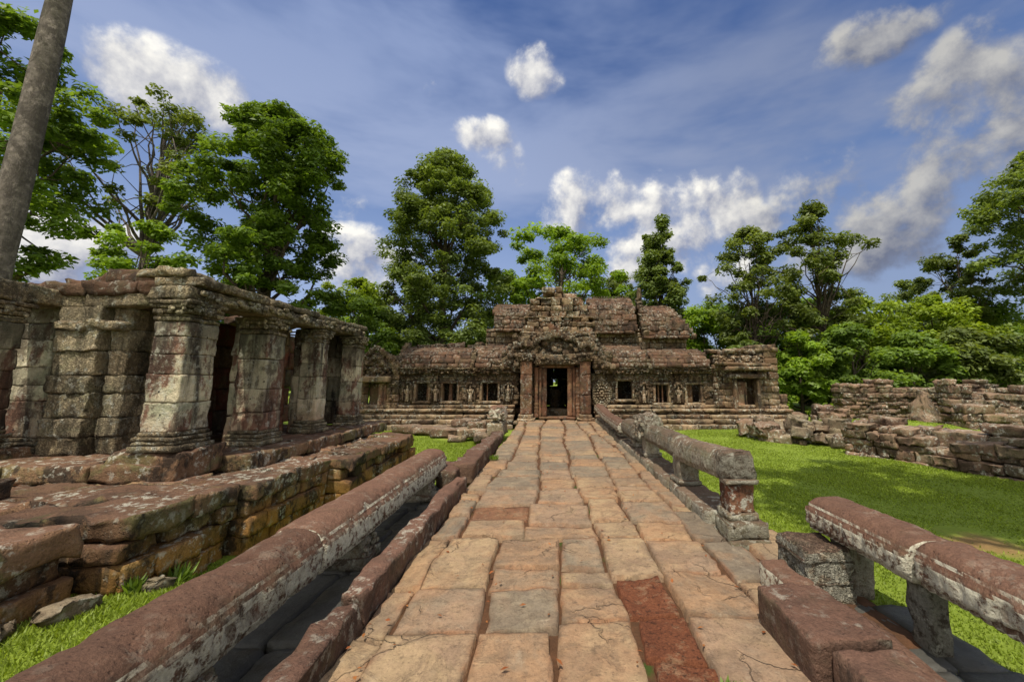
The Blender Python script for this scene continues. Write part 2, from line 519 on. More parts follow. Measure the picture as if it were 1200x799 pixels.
def bark_mat(name, a, bcol, ring=0):
    m, t, b, out = newmat(name)
    pos = t.new('ShaderNodeNewGeometry').outputs['Position']
    n = t.noise(t.vscale(pos, (4, 4, 1.2 if not ring else 5)), 1.5, 7, .7)
    c = t.ramp(n, [a, bcol, a, bcol])
    c = t.mix(t.m('MULTIPLY', t.step(t.noise(pos, 7, 6, .7), .52, .62), .5), c, tuple(min(1, q*1.7) for q in bcol))
    c = t.mix(t.m('MULTIPLY', t.step(t.noise(t.vscale(pos, (1, 1, .6)), 2.3, 7, .75, .5), .48, .56), .6), c, tuple(q*.6 for q in a))
    t.set(b.inputs['Base Color'], c)
    b.inputs['Roughness'].default_value = .9
    t.set(b.inputs['Normal'], t.bump(t.noise(t.vscale(pos, (9, 9, 2.5)), 2, 7, .7), .05, .9))
    return m
M['bark'] = bark_mat('brown bark', (.06, .045, .032), (.13, .1, .075))
M['bark_pale'] = bark_mat('pale grey bark', (.1, .082, .072), (.21, .175, .155), 1)
# ------------------------------------------------------------------ ground
def gz(x, y):
    x = np.asarray(x, float)
    y = np.asarray(y, float)
    z = -.30 + 0*x
    z = np.where(x > 0, -.30+.2*(1-smooth(2.3, 6.0, x))*(1-smooth(9, 15, y)), z)
    z = z + .2*smooth(4.4, 3.3, y)*smooth(2.3, 2.9, -x)
    m = np.exp(-(((x-12.2)/3.4)**2+((y-15.6)/2.6)**2))
    z = z+.42*m
    z = z + .03*vnoise(np.stack([x*.9, y*.9, 0*x], -1).reshape(-1, 3), 3).reshape(x.shape)
    return z

def axis(lo, hi, step):
    core = np.arange(lo, hi+1e-6, step)
    far = [step]
    while sum(far) < 320: far.append(far[-1]*1.35)
    ext = np.cumsum(far)
    return np.concatenate([(lo-ext)[::-1], core, hi+ext])

def build_ground():
    X = axis(-12, 18, .3)
    Y = axis(-2, 24, .3)
    gx, gy = np.meshgrid(X, Y, indexing='ij')
    z = gz(gx, gy)
    V = np.stack([gx, gy, z], -1).reshape(-1, 3)
    ny = len(Y)
    i = np.arange(len(X)-1)[:, None]*ny
    j = np.arange(ny-1)[None]
    F = np.stack([i+j, i+ny+j, i+ny+j+1, i+j+1], -1).reshape(-1, 4)
    b = MB()
    b.raw(V, F)
    return tag(b.build('lawn', M['ground']), kind='structure')
build_ground()

# ------------------------------------------------------------------ causeway
COLS_FAR = [-1.26, -.9, -.28, .4, 1.02, 1.5, 1.92, 2.42]
COLS = [-1.26, -1.03, -.46, .02, .5, .98, 1.44, 1.92, 2.42]
def build_path():
    b = MB()
    rg = np.random.default_rng(5)
    def wob(P):
        q = P.copy()
        q[:, 2] = 0
        q[:, 0] += .02*vnoise(np.stack([P[:, 0]*2.3, P[:, 1]*2.3, 0*P[:, 0]], 1), 31)+.012*vnoise(np.stack([P[:, 0]*9, P[:, 1]*9, 0*P[:, 0]], 1), 32)
        q[:, 1] += .04*vnoise(np.stack([P[:, 0]*2.1, P[:, 1]*2.1, 0*P[:, 0]], 1), 33)+.012*vnoise(np.stack([P[:, 0]*9, P[:, 1]*9, 0*P[:, 0]], 1), 34)
        return q
    def edge(i, y, cols):
        if i == 0 or i >= len(cols)-2: return cols[i]
        return cols[i]+.07*math.sin(y*.55+i*1.9)*min(1, y/5)+.035*math.sin(y*1.3+i*2.7)
    for cols, ci in [(COLS, k) for k in range(len(COLS)-1)]+[(COLS_FAR, k) for k in range(len(COLS_FAR)-1)]:
        far = cols is COLS_FAR
        last = ci == len(cols)-2
        y = 4.45 if far else .6+rg.random()*.4
        ye = 16.9 if far else 4.45
        while y < ye-.01:
            L = rg.uniform(.5, .84) if 0 < ci and not last else rg.uniform(.6, 1.2)
            if rg.random() < .14: L *= .55
            if not far and ye-y-L < .3: L = ye-y
            y1 = y+L
            xl, xr = edge(ci, y+L/2, cols), edge(ci+1, y+L/2, cols)
            if last and not (2.85 < y < 4.6):
                y = y1
                continue
            lat = 1.0 if (not far and ci == 4 and 2.05 < y < 3.25) else 0.0
            if far and ci == 1 and 4.9 < y < 5.5: lat = .7
            w = xr-xl
            n = int(np.clip(max(L, w)/(.0075*max(y, 1.6)), 6, 34))
            c = np.array([[xl+rg.normal(0, .018), y+rg.normal(0, .02)], [xr+rg.normal(0, .018), y+rg.normal(0, .02)],
                          [xr+rg.normal(0, .018), y1+rg.normal(0, .02)], [xl+rg.normal(0, .018), y1+rg.normal(0, .02)]])
            s = np.linspace(0, 1, n+1)
            s = .5-.5*np.cos(s*PI)*.45+ (s-.5)*.55
            U, W = np.meshgrid(s, s, indexing='ij')
            U = U.ravel()
            W = W.ravel()
            P = ((1-U)*(1-W))[:, None]*c[0]+(U*(1-W))[:, None]*c[1]+(U*W)[:, None]*c[2]+((1-U)*W)[:, None]*c[3]
            P = np.hstack([P, np.zeros((len(P), 1))])
            ed = np.minimum(np.minimum(U, 1-U)*w, np.minimum(W, 1-W)*L)
            # pull the slab in a little so that a real joint stays open
            gap = rg.uniform(.002, .009)
            cen = c.mean(0)
            P[:, 0] = cen[0]+(P[:, 0]-cen[0])*(1-2*gap/w)
            P[:, 1] = cen[1]+(P[:, 1]-cen[1])*(1-2*(gap+.006+.0006*y)/L)
            q = wob(P)
            nn = vnoise(q*[4, 4, 1]+ci*5.1, 40)
            q[:, 2] = np.clip(rg.normal(0, .009), -.014, .016)+(U-.5)*rg.normal(0, .010)+(W-.5)*rg.normal(0, .010)
            q[:, 2] += .006*nn+.004*vnoise(q*[14, 14, 1], 41)
            er = .010+.009*vnoise(q*[6, 6, 1]+9, 42)
            q[:, 2] -= .012*(1-smooth(0, 1, ed/np.maximum(er, .003)))
            chip = fbm(q*[2.6, 2.6, 1]+ci*3.3, 43, 3)
            q[:, 2] -= .008*smooth(.25, .32, chip)+.006*smooth(.6, .66, chip)
            q[ed < 1e-6, 2] -= .07
            if lat: q[:, 2] += -.008+.007*fbm(q*[16, 16, 1], 47, 3)
            i = np.arange(n)[:, None]*(n+1)
            j = np.arange(n)[None]
            F = np.stack([i+j, i+n+1+j, i+n+2+j, i+j+1], -1).reshape(-1, 4)
            T = np.zeros((len(q), 4))
            T[:, 0] = rg.random()
            T[:, 1] = lat
            T[:, 2] = (1-smooth(0, max(.06, .007*y), ed))
            T[:, 3] = 1
            b.raw(q, F, T)
            y = y1
    tag(b.build('paved_path', M['paving']), kind='structure')
    # earth bed between and under the slabs
    e = MB()
    X = np.arange(-1.3, 2.0, .06)
    Y = np.arange(.4, 17.3, .06)
    gx, gy = np.meshgrid(X, Y, indexing='ij')
    z = -.05+.006*vnoise(np.stack([gx*8, gy*8, 0*gx], -1).reshape(-1, 3), 50).reshape(gx.shape)
    z[0, :] = z[-1, :] = -.5
    z[:, 0] = -.5
    z[:, -1] = -.5
    ny = len(Y)
    i = np.arange(len(X)-1)[:, None]*ny
    j = np.arange(ny-1)[None]
    e.raw(np.stack([gx, gy, z], -1).reshape(-1, 3), np.stack([i+j, i+ny+j, i+ny+j+1, i+j+1], -1).reshape(-1, 4))
    e.blk((2.16, 3.75, -.2), (.5, 2.0, .33), r=.02, amp=.01, res=.15)
    tag(e.build('path_bed', M['earth']), kind='structure')
build_path()

def slabs(b, x0, x1, y0, y1, z, h, lx, ly, amp=.008, res=.08, jz=.01, skip=0.0, typ=0, rg=random, r=.025):
    y = y0
    while y < y1-.05:
        L = min(rg.uniform(.75, 1.3)*ly, y1-y)
        if y1-y-L < .25*ly: L = y1-y
        x = x0
        while x < x1-.05:
            W = min(rg.uniform(.75, 1.3)*lx, x1-x)
            if x1-x-W < .25*lx: W = x1-x
            if rg.random() >= skip:
                b.blk((x+W/2, y+L/2, z-h/2+rg.uniform(-jz, jz)), (W-.014, L-.014, h), rz=rg.uniform(-.015, .015), rx=rg.uniform(-.012, .012), ry=rg.uniform(-.012, .012), r=r, amp=amp, ns=5, res=res, nmax=14, typ=typ)
            x += W
        y += L

# wet stone floor of the channels beside the path
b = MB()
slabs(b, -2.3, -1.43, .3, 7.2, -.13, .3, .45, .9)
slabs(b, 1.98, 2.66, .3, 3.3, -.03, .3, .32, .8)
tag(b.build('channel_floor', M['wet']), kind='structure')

# ------------------------------------------------------------------ balustrades
def rail_segment(b, xc, y0, y1, zb, zt, w, carve_side=1, seed=0, curve=None, dens=.022, carve=1.0, endcap=(1, 1), tint=None):
    K = 44
    a = np.arange(K)/K*2*PI
    hw, hh = w/2, (zt-zb)/2
    zc = (zt+zb)/2
    ca, sa = np.cos(a), np.sin(a)
    px = hw*np.sign(ca)*np.abs(ca)**.74
    pz = np.where(sa > 0, hh*np.abs(sa)**.85, -hh*np.abs(sa)**.5)
    n = int((y1-y0)/dens)+2
    ys = np.linspace(y0, y1, n)
    Y, I = np.meshgrid(ys, np.arange(K), indexing='ij')
    X = np.tile(px, (n, 1))
    Z = np.tile(pz, (n, 1))
    # rounded ends
    for side, on in ((0, endcap[0]), (1, endcap[1])):
        d = (ys-y0) if side == 0 else (y1-ys)
        rr = .05
        f = np.where(d < rr, np.sqrt(np.clip(1-(1-d/rr)**2, 0, 1))*.08+.92, 1.0)
        X *= f[:, None]
        Z *= f[:, None]
    s = Z/hh
    side = smooth(.25, .6, X*carve_side/hw)
    band1 = smooth(-.05, .05, s)*smooth(.38, .28, s)
    band2 = smooth(-.62, -.55, s)*smooth(-.08, -.14, s)
    band3 = smooth(-.95, -.85, s)*smooth(-.68, -.72, s)
    wob = fbm(np.stack([X*0+seed, Y*1.4, Z*2], -1).reshape(-1, 3), 7, 3).reshape(X.shape)
    worn = smooth(-.5, .3, fbm(np.stack([X*0+seed*3, Y*1.1, Z*1.2], -1).reshape(-1, 3), 9, 2).reshape(X.shape))
    rel = band1*.013*np.abs(np.sin(PI*Y/.10+wob)) + band2*.016*np.abs(np.sin(PI*Y/.085+1.2*s))*(1.0-.5*np.abs(np.sin(PI*Y/.031))) + band3*.012*np.abs(np.sin(PI*Y/.06))
    rel -= .016*(np.exp(-((s-.42)/.05)**2)+np.exp(-((s+.1)/.05)**2)+np.exp(-((s+.66)/.05)**2))
    rel = rel*side*carve*1.5*(.45+.55*worn)
    P = np.stack([X, Y, Z], -1).reshape(-1, 3)
    dv = np.stack([X/hw, 0*X, Z/hh], -1).reshape(-1, 3)
    dv /= np.linalg.norm(dv, axis=1)[:, None]+1e-9
    no = .012*fbm(P*[3, 2.2, 3]+seed, 11, 3)+.006*vnoise(P*17+seed, 12)+.004*vnoise(P*40+seed, 16)
    pit = smooth(.52, .75, vnoise(P*[6, 5, 6]+seed*2, 14))*.02
    P = P+dv*(rel.ravel()+no-pit)[:, None]
    P[:, 0] += xc
    P[:, 2] += zc
    if curve is not None:
        dx, dz = curve(P[:, 1])
        P[:, 0] += dx
        P[:, 2] += dz
    i = np.arange(n-1)[:, None]*K
    j = np.arange(K)[None]
    j2 = (j+1) % K
    F = np.stack([i+j, i+j2, i+K+j2, i+K+j], -1).reshape(-1, 4)[:, ::-1]
    V = [P]
    FF = [F]
    base = len(P)
    for r0, flip, sgn in ((0, False, -1), ((n-1)*K, True, 1)):
        ring = P[r0:r0+K]
        c = ring.mean(0)
        prev = np.arange(r0, r0+K)
        for q in (.7, .35, .02):
            nr = c+(ring-c)*q
            nr[:, 1] += sgn*.02*(1-q)+.012*vnoise(nr*9+seed, 13)
            V.append(nr)
            cur = np.arange(base, base+K)
            base += K
            f4 = np.stack([prev, np.roll(prev, -1), np.roll(cur, -1), cur], -1)
            FF.append(f4 if not flip else f4[:, ::-1])
            prev = cur
    b.raw(np.vstack(V), np.vstack(FF), tint)

# left balustrade
lb = thing('naga_balustrade', 'long low maroon stone railing with lichen-spotted side, between the path and the left terrace', 'balustrade', (-1.94, 3.5, -.1))
for k, (y0, y1, dz) in enumerate([(.25, 3.335, 0), (3.345, 6.98, .008)]):
    b = MB()
    rail_segment(b, -1.94, y0, y1, .11+dz, .48+dz, .44, 1, seed=k*3.7+1, dens=.016 if k == 0 else .022, endcap=(1, 1))
    b.build('rail', M['rail'], lb)
for y in (.9, 2.25, 4.25, 6.35):
    b = MB()
    b.blk((-1.92, y, .0), (.32, .3, .24), r=.03, amp=.014, res=.04, ns=7)
    b.blk((-1.92, y, -.09), (.4, .4, .1), r=.02, amp=.012, res=.05, ns=7)
    for q in range(14):
        b.ell((-1.755, y+random.uniform(-.14, .14), random.uniform(-.05, .1)), (.03, .05, .045), tint=(.9, 0, .8, 1))
    b.build('support_block', M['greyrail'], lb)

# kerb stones on the left edge of the path
kg = 'kerb stones along the left edge of the path'
def kerb(label, y0, y1, xr, w, h, dz=0, name='kerb_stone', mat='kerb', rz=0):
    b = MB()
    b.blk(((xr-w/2), (y0+y1)/2, h/2-.06+dz), (w, y1-y0, h+.12), r=.035, amp=.02, ns=3.5, res=.05, nmax=40, rz=rz)
    o = b.build(name, M[mat])
    return tag(o, label, 'kerb', kg)
kerb('long narrow dark kerb stone nearest the viewer on the left edge of the path', 1.2, 2.95, -1.25, .17, .16)
kerb('long thin maroon kerb stone beside the carved end of the left railing', 2.99, 6.3, -1.26, .17, .19)
kerb('thick maroon kerb block just past the end of the left railing', 7.0, 9.1, -1.28, .34, .24)
kerb('low dark kerb block before the broken railing head by the temple', 9.2, 10.7, -1.34, .3, .2)
kerb('small worn kerb slab on the left path edge near the doorway', 10.8, 12.0, -1.36, .3, .13)
def single(name, label, cat, c, size, mat, rz=0, rx=0, ry=0, r=.03, amp=.02, ns=4.5, res=.06, group=None, tint=None, nmax=24, taper=1.0):
    b = MB()
    b.blk(c, size, rz, rx, ry, r, amp, ns, res, nmax, tint, taper=taper)
    return tag(b.build(name, M[mat]), label, cat, group)
single('fallen_stone', 'small rounded reddish stone lying between the railing end and the kerb', 'stone', (-1.66, 6.95, .08), (.3, .75, .25), 'kerb', rz=.06)
single('fallen_stone', 'flat reddish slab leaning behind the small rounded stone at the railing end', 'stone', (-1.9, 7.6, -.02), (.4, .5, .22), 'kerb', rz=.3, ry=.1)

# broken head of the left balustrade beside the temple
bh = thing('broken_balustrade', 'broken stump of carved stone railing left of the temple doorway', 'balustrade', (-1.65, 13.2, -.1))
b = MB()
b.blk((-1.7, 13.3, .1), (.5, 1.2, .4), r=.04, amp=.02, res=.09)
b.build('base', M['rubble'], bh)
b = MB()
b.blk((-1.68, 13.35, .55), (.48, 1.3, .46), r=.2, amp=.035, res=.08, rx=-.12)
for q in range(26): b.ell((-1.68+random.uniform(-.26, .26), 12.72+random.uniform(-.03, .1), random.uniform(.32, .62)), (.08, .07, .08), tint=(.8, 0, .7, 1))
b.build('rail', M['rail'], bh)
for i, (x, y, sx, sy, sz, z) in enumerate([(-2.5, 13.3, .9, .5, .26, -.06), (-2.4, 13.6, .6, .5, .22, .14), (-3.4, 14.2, 1.2, .6, .26, -.14), (-2.9, 13.0, .5, .4, .16, -.2), (-4.2, 14.9, 1.2, .7, .24, -.14), (-5.2, 15.2, .9, .6, .24, -.14), (-2.1, 12.6, .4, .6, .22, -.1), (-3.0, 14.9, 1.0, .5, .24, .1)]):
    single('fallen_stone', 'dark fallen block in the heap left of the broken railing stump', 'stone', (x, y, z), (sx, sy, sz), 'ruin', rz=random.uniform(-.3, .3), ry=random.uniform(-.08, .08), r=.025, group='fallen blocks left of the doorway', res=.08)

# right balustrade running to the temple
rb = thing('naga_balustrade', 'grey stone railing with squared end post, running from mid path to the temple doorway', 'balustrade', (1.95, 4.5, 0))
b = MB()
rail_segment(b, 1.96, 4.62, 6.25, .52, .86, .33, -1, seed=9.1, carve=.7, dens=.025, curve=lambda y: (0*y, -.10*np.clip((y-4.6)/1.6, 0, 1)))
b.build('rail', M['greyrail'], rb)
b = MB()
rail_segment(b, 1.95, 6.28, 8.1, .46, .78, .33, -1, seed=12.4, carve=.7, dens=.03, curve=lambda y: (.03*np.sin(y*2), -.02*(y-6.2)))
b.build('rail', M['greyrail'], rb)
b = MB()
rail_segment(b, 1.9, 8.9, 10.4, .3, .66, .36, -1, seed=15.4, carve=.9, dens=.035)
b.build('rail', M['greyrail'], rb)
b = MB()
rail_segment(b, 1.84, 10.6, 16.2, .27, .56, .34, -1, seed=18.4, carve=.9, dens=.05, curve=lambda y: (0*y, .12*smooth(13, 16.2, y)))
b.build('rail', M['rail'], rb)
b = MB()   # turned down end of the rail
b.blk((1.96, 4.56, .70), (.34, .24, .31), r=.07, amp=.012, res=.03, ns=6, taper=.96)
b.blk((1.96, 4.50, .555), (.35, .2, .05), r=.02, amp=.008, res=.03)
b.build('end_cap', M['greyrail'], rb)
b = MB()
b.blk((1.97, 4.57, .39), (.25, .25, .3), r=.02, amp=.012, res=.03, ns=8, tint=(.4, .8, .4, 1))
b.build('post', M['rubble'], rb, label='reddish worn end post under the rail')
b = MB()
b.blk((1.97, 4.57, .215), (.32, .3, .08), r=.02, amp=.01, res=.03)
b.blk((1.98, 4.55, .09), (.42, .42, .18), r=.05, amp=.015, res=.035)
b.blk((1.98, 4.53, -.02), (.46, .5, .08), r=.03, amp=.015, res=.04)
b.build('post_base', M['greyrail'], rb)
for y, h in ((6.2, .46), (8.3, .46), (9.5, .32), (11.2, .3), (12.6, .3), (14.0, .3), (15.4, .32)):
    b = MB()
    b.blk((1.95, y, h/2+.06), (.27, .34, h-.02), r=.03, amp=.015, res=.05, ns=7)
    b.blk((1.95, y, .17), (.34, .42, .08), r=.02, amp=.01, res=.05, ns=7)
    b.build('support_block', M['greyrail'], rb)
b = MB()
b.blk((1.96, 8.45, .72), (.42, .75, .42), r=.16, amp=.035, ns=6, res=.05)
for q in range(36): b.ell((1.73+random.uniform(-.02, .03), 8.45+random.uniform(-.38, .38), random.uniform(.5, .85)), (.07, .09, .08), tint=(.7, 0, .6, 1))
b.build('carved_head', M['greyrail'], rb)
b = MB()
y = 4.85
while y < 16.4:
    L = min(random.uniform(1.0, 1.7), 16.5-y)
    b.blk((1.94+random.uniform(-.015, .015), y+L/2, .02), (.44, L-.02, .22), r=.03, amp=.014, res=.07, nmax=24, rz=random.uniform(-.01, .01))
    y += L
b.build('base_course', M['greyrail'], rb)

# near right railing
nb = thing('naga_balustrade', 'short raised stone railing in two lichen-edged lengths at the lower right corner', 'balustrade', (2.42, 2.4, 0))
for k, (y0, y1) in enumerate([(2.72, 3.72), (.1, 2.69)]):
    b = MB()
    rail_segment(b, 2.39+(.02 if k else 0), y0, y1, .35, .615+(.012 if k else 0), .41, -1, seed=k*5.1+22, dens=.016, carve=1.0)
    b.build('rail', M['rail'], nb)
b = MB()
b.blk((2.37, 2.8, .16), (.14, .15, .44), r=.02, amp=.012, res=.04, tint=(0, 0, 0, 1))
b.build('support_post', M['greyrail'], nb)
b = MB()
b.blk((2.36, 1.0, .16), (.16, .16, .44), r=.02, amp=.012, res=.04, tint=(.1, 0, .1, 1))
b.build('support_post', M['greyrail'], nb)
b = MB()
b.blk((2.4, 3.52, .14), (.2, .2, .46), r=.02, amp=.012, res=.04)
b.build('support_post', M['greyrail'], nb)
cb = MB()
cb.blk((2.08, 3.5, .12), (.36, .4, .42), r=.02, amp=.012, res=.025, ns=8, nmax=18)
for z in (-.04, .1, .25):
    cb.blk((2.08, 3.5, z), (.385, .425, .025), r=.008, amp=.008, res=.03, nmax=16)
tag(cb.build('carved_block', M['railcarved']), 'square carved block crusted with pale lichen, under the far end of the corner railing', 'block')
single('stone_block', 'large maroon squared block with flat top at the right path edge', 'block', (1.6, 2.71, .06), (.43, .6, .34), 'kerb', r=.02, amp=.008, res=.03, rz=.0, tint=(.3, 0, .45, 1))
single('stone_block', 'lower brown slab at the bottom edge, in front of the large maroon block', 'block', (1.66, 1.74, .03), (.38, 1.3, .34), 'kerb', r=.02, amp=.01, res=.04, tint=(.7, 0, .7, 1), nmax=32)
single('stone_block', 'small maroon kerb block with lichened end behind the large maroon block', 'block', (1.75, 3.3, .05), (.2, .42, .28), 'rail', r=.02, amp=.009, res=.03)
b = MB()
b.blk((1.9, 1.7, .02), (.1, 2.2, .26), r=.02, amp=.012, res=.05, nmax=40)
tag(b.build('kerb_stone', M['rail']), 'thin lichened kerb strip between the maroon block and the wet channel on the right', 'kerb')

# ------------------------------------------------------------------ terrace on the left
ter = thing('stone_terrace', 'two-stepped maroon stone terrace carrying the ruined pillared hall on the left', 'terrace', (-6, 5, -.3))
b = MB()
secs = [(.2, 3.42, -3.74, .5), (3.56, 4.75, -3.46, .47), (4.77, 6.4, -3.34, .46), (6.42, 9.45, -3.06, .43)]
for y0, y1, xe, zt in secs:
    lay = [(-.36, -.1), (-.1, .1), (.1, .27), (.27, zt)]
    for li, (z0, z1) in enumerate(lay):
        y = y0
        while y < y1-.02:
            L = random.uniform(.28, .55)*(1.7 if li == 3 else 1)
            if y+L > y1-.18: L = y1-y
            dpt = random.uniform(.7, .9)
            out = [-.02, 0, -.04, .04][li]+random.uniform(-.06, .06)
            if li == 2 and random.random() < .15: out -= .1
            b.blk((xe+out-dpt/2, y+L/2, (z0+z1)/2+(random.uniform(-.02, .012) if li == 3 else 0)), (dpt, L-.02, z1-z0-.008), r=.016 if li == 3 else .012, amp=.016 if li == 3 else .011, ns=6, res=.05, nmax=18,
                  rz=random.uniform(-.03, .03), ry=random.uniform(-.02, .03) if li == 3 else 0)
            y += L
# front faces where the edge steps forward and the far end
for xa, xb, y, zt in ((-3.9, -3.5, 3.56, .46), (-3.6, -3.36, 4.8, .45), (-8.5, -3.1, 9.3, .42)):
    for z0, z1 in ((-.36, -.1), (-.1, .1), (.1, .27)):
        x = xa
        while x < xb-.05:
            W = min(random.uniform(.4, .7), xb-x)
            b.blk((x+W/2, y+.14, (z0+z1)/2), (W-.01, .3, z1-z0-.006), r=.025, amp=.012, res=.06)
            x += W
b.build('retaining_wall', M['terrace'], ter)
b = MB()
for y0, y1, xe, zt in secs:
    slabs(b, -9.6, xe-.6, y0, y1, zt-.02, .34, .7, .55, amp=.02, res=.06, jz=.03, r=.02)
b.build('paving', M['terrace'], ter)
b = MB()
x = -9.6
while x < -4.95:       # riser in front of the hall
    W = random.uniform(.5, 1.0)
    b.blk((x+W/2, 5.12+random.uniform(-.03, .03), .545), (W-.012, .62, .2), r=.018, amp=.016, res=.06, nmax=16, rx=random.uniform(-.02, .02))
    x += W
y = 5.5
while y < 9.3:
    L = random.uniform(.5, 1.1)
    b.blk((-4.22+random.uniform(-.03, .03), y+L/2, .525), (.62, L-.012, .2), r=.018, amp=.016, res=.06, nmax=16, ry=random.uniform(-.02, .02))
    y += L
slabs(b, -9.6, -4.5, 5.42, 9.4, .63, .3, .8, .8, amp=.01, res=.12)
b.build('upper_step', M['terrace'], ter)
for i, (x, y, sx, sy, sz) in enumerate([(-3.5, 3.25, .2, .3, .13), (-3.62, 2.95, .14, .16, .08), (-3.33, 3.72, .14, .18, .1), (-3.6, 2.6, .16, .22, .06)]):
    single('fallen_stone', ['tan rough stone lying in the grass at the terrace foot', 'small pale stone beside the tan rough stone at the terrace foot', 'tiny stone at the notch of the terrace wall', 'flat stone half sunk in the grass at the left edge'][i], 'stone', (x, y, float(gz(x, y))+sz*.3), (sx, sy, sz), 'rubble', rz=random.uniform(-.5, .5), amp=.03, ns=6, res=.03)
single('stone_block', 'loose maroon block standing on the terrace at the left edge of the picture', 'block', (-5.45, 3.95, .58), (.5, .42, .2), 'terrace', rz=.1, res=.04)
# ------------------------------------------------------------------ wall helpers
def course_wall(b, x0, x1, z0, z1, y, depth, openings=(), ch=.28, bl=.55, jit=.015, amp=.012, res=.12, typ=0, r=.02, ztop=None, xin=0.0):
    """courses of blocks facing -Y; front face at y"""
    z = z0
    row = 0
    while z < z1-.03:
        h = min(ch*random.uniform(.85, 1.15), z1-z)
        if z1-z-h < ch*.35: h = z1-z
        zm = z+h/2
        spans = [(x0, x1)]
        for (xa, xb, za, zb) in openings:
            if za-.02 < zm < zb+.02:
                ns = []
                for s0, s1 in spans:
                    if xb <= s0 or xa >= s1: ns.append((s0, s1))
                    else:
                        if xa > s0: ns.append((s0, xa))
                        if xb < s1: ns.append((xb, s1))
                spans = ns
        for s0, s1 in spans:
            x = s0
            first = True
            while x < s1-.01:
                L = bl*random.uniform(.7, 1.4)*(.5 if first and row % 2 else 1)
                first = False
                if s1-x-L < bl*.4: L = s1-x
                if ztop is None or zm < ztop(x+L/2):
                    b.blk((x+L/2, y+depth/2+random.uniform(-jit, jit), zm), (L-.008, depth, h-.006), r=r, amp=amp, ns=5, res=res, typ=typ if typ != 'mix' else (1 if random.random() < .25 else 0))
                x += L
        z += h
        row += 1

def line_wall(b, p0, p1, z0, ztop, thick, ch=.25, bl=.5, amp=.02, res=.1, jit=.04, r=.016, rough=0.0):
    p0 = np.array(p0, float)
    p1 = np.array(p1, float)
    d = p1-p0
    LL = np.linalg.norm(d)
    d /= LL
    n = np.array([-d[1], d[0]])
    ang = math.atan2(d[1], d[0])
    z = z0
    k = 0
    while True:
        h = ch*random.uniform(.8, 1.2)
        s = 0
        anyb = False
        while s < LL-.05:
            L = min(bl*random.choice((.45, .6, .8, 1.0, 1.3, 1.7)), LL-s)
            if LL-s-L < .15: L = LL-s
            q = p0+d*(s+L/2)
            if z+h*.6 < ztop(s+L/2):
                anyb = True
                off = random.uniform(-jit, jit)
                b.blk((q[0]+n[0]*off, q[1]+n[1]*off, z+h/2), (L-.01, thick*random.uniform(.9, 1.1), h-.008), rz=ang+random.uniform(-.03, .03)*(1+rough*3), rx=random.uniform(-.02, .02)*(1+rough*3), ry=random.uniform(-.02, .02)*(1+rough*4), r=r, amp=amp, ns=4.5, res=res)
            s += L
        z += h
        k += 1
        if not anyb or k > 30: break

def lumps(b, n, fx, size, y, depth=.08, typ=0, light=.5):
    for i in range(n):
        x, z = fx()
        s = random.uniform(*size)
        b.blk((x, y+random.uniform(-.03, .03), z), (s*random.uniform(.8, 1.6), depth, s*random.uniform(.6, 1.2)), n=2, r=s*.3, amp=.014, ry=random.choice((0, 0, .4, -.4, .8, -.8)), tint=(random.random()*.6+light*.5, typ, random.random(), 1))

def arc_lumps(b, pts, n, s, y, depth=.14):
    pts = np.array(pts, float)
    L = np.concatenate([[0], np.cumsum(np.linalg.norm(np.diff(pts, axis=0), axis=1))])
    for t in np.linspace(0, L[-1], n):
        x = np.interp(t, L, pts[:, 0])
        z = np.interp(t, L, pts[:, 1])
        b.blk((x+random.uniform(-.02, .02), y+random.uniform(-.03, .03), z+random.uniform(-.02, .02)), (s*random.uniform(.9, 1.4), depth, s*random.uniform(.8, 1.2)), n=3, r=s*.22, ry=random.uniform(-.5, .5), amp=.018)

def devata(parent, x, z0, h, y):
    """small standing figure in relief inside an arched niche"""
    b = MB()
    w = h*.42
    b.blk((x, y+.05, z0+h*.5), (w*1.15, .1, h*1.02), r=.02, amp=.01, res=.1, tint=(.1, 0, .1, 1))
    for sx in (-1, 1): b.blk((x+sx*w*.62, y-.01, z0+h*.45), (w*.2, .12, h*.9), r=.02, amp=.01, res=.12)
    arc_lumps(b, [(x-w*.62, z0+h*.9), (x-w*.4, z0+h*1.06), (x, z0+h*1.16), (x+w*.4, z0+h*1.06), (x+w*.62, z0+h*.9)], 11, h*.11, y-.02)
    b.build('niche', M['carved'], parent)
    b = MB()
    t = (.95, 0, .9, 1)
    b.ell((x, y-.03, z0+h*.86), (h*.12, .1, h*.15), tint=t)
    b.ell((x, y-.03, z0+h*.97), (h*.1, .08, h*.13), tint=t)
    b.blk((x, y-.03, z0+h*.66), (h*.2, .1, h*.24), r=.04, tint=t, n=3, taper=1.2)
    b.blk((x, y-.03, z0+h*.3), (h*.22, .11, h*.5), r=.04, tint=t, n=3, taper=.75)
    for sx in (-1, 1):
        b.ell((x+sx*h*.15, y-.03, z0+h*.6), (h*.07, .07, h*.3), ry=sx*.25, tint=t)
        b.ell((x+sx*h*.06, y-.06, z0+h*.05), (h*.09, .1, h*.06), tint=t)
    b.build('devata_relief', M['rubble'], parent)

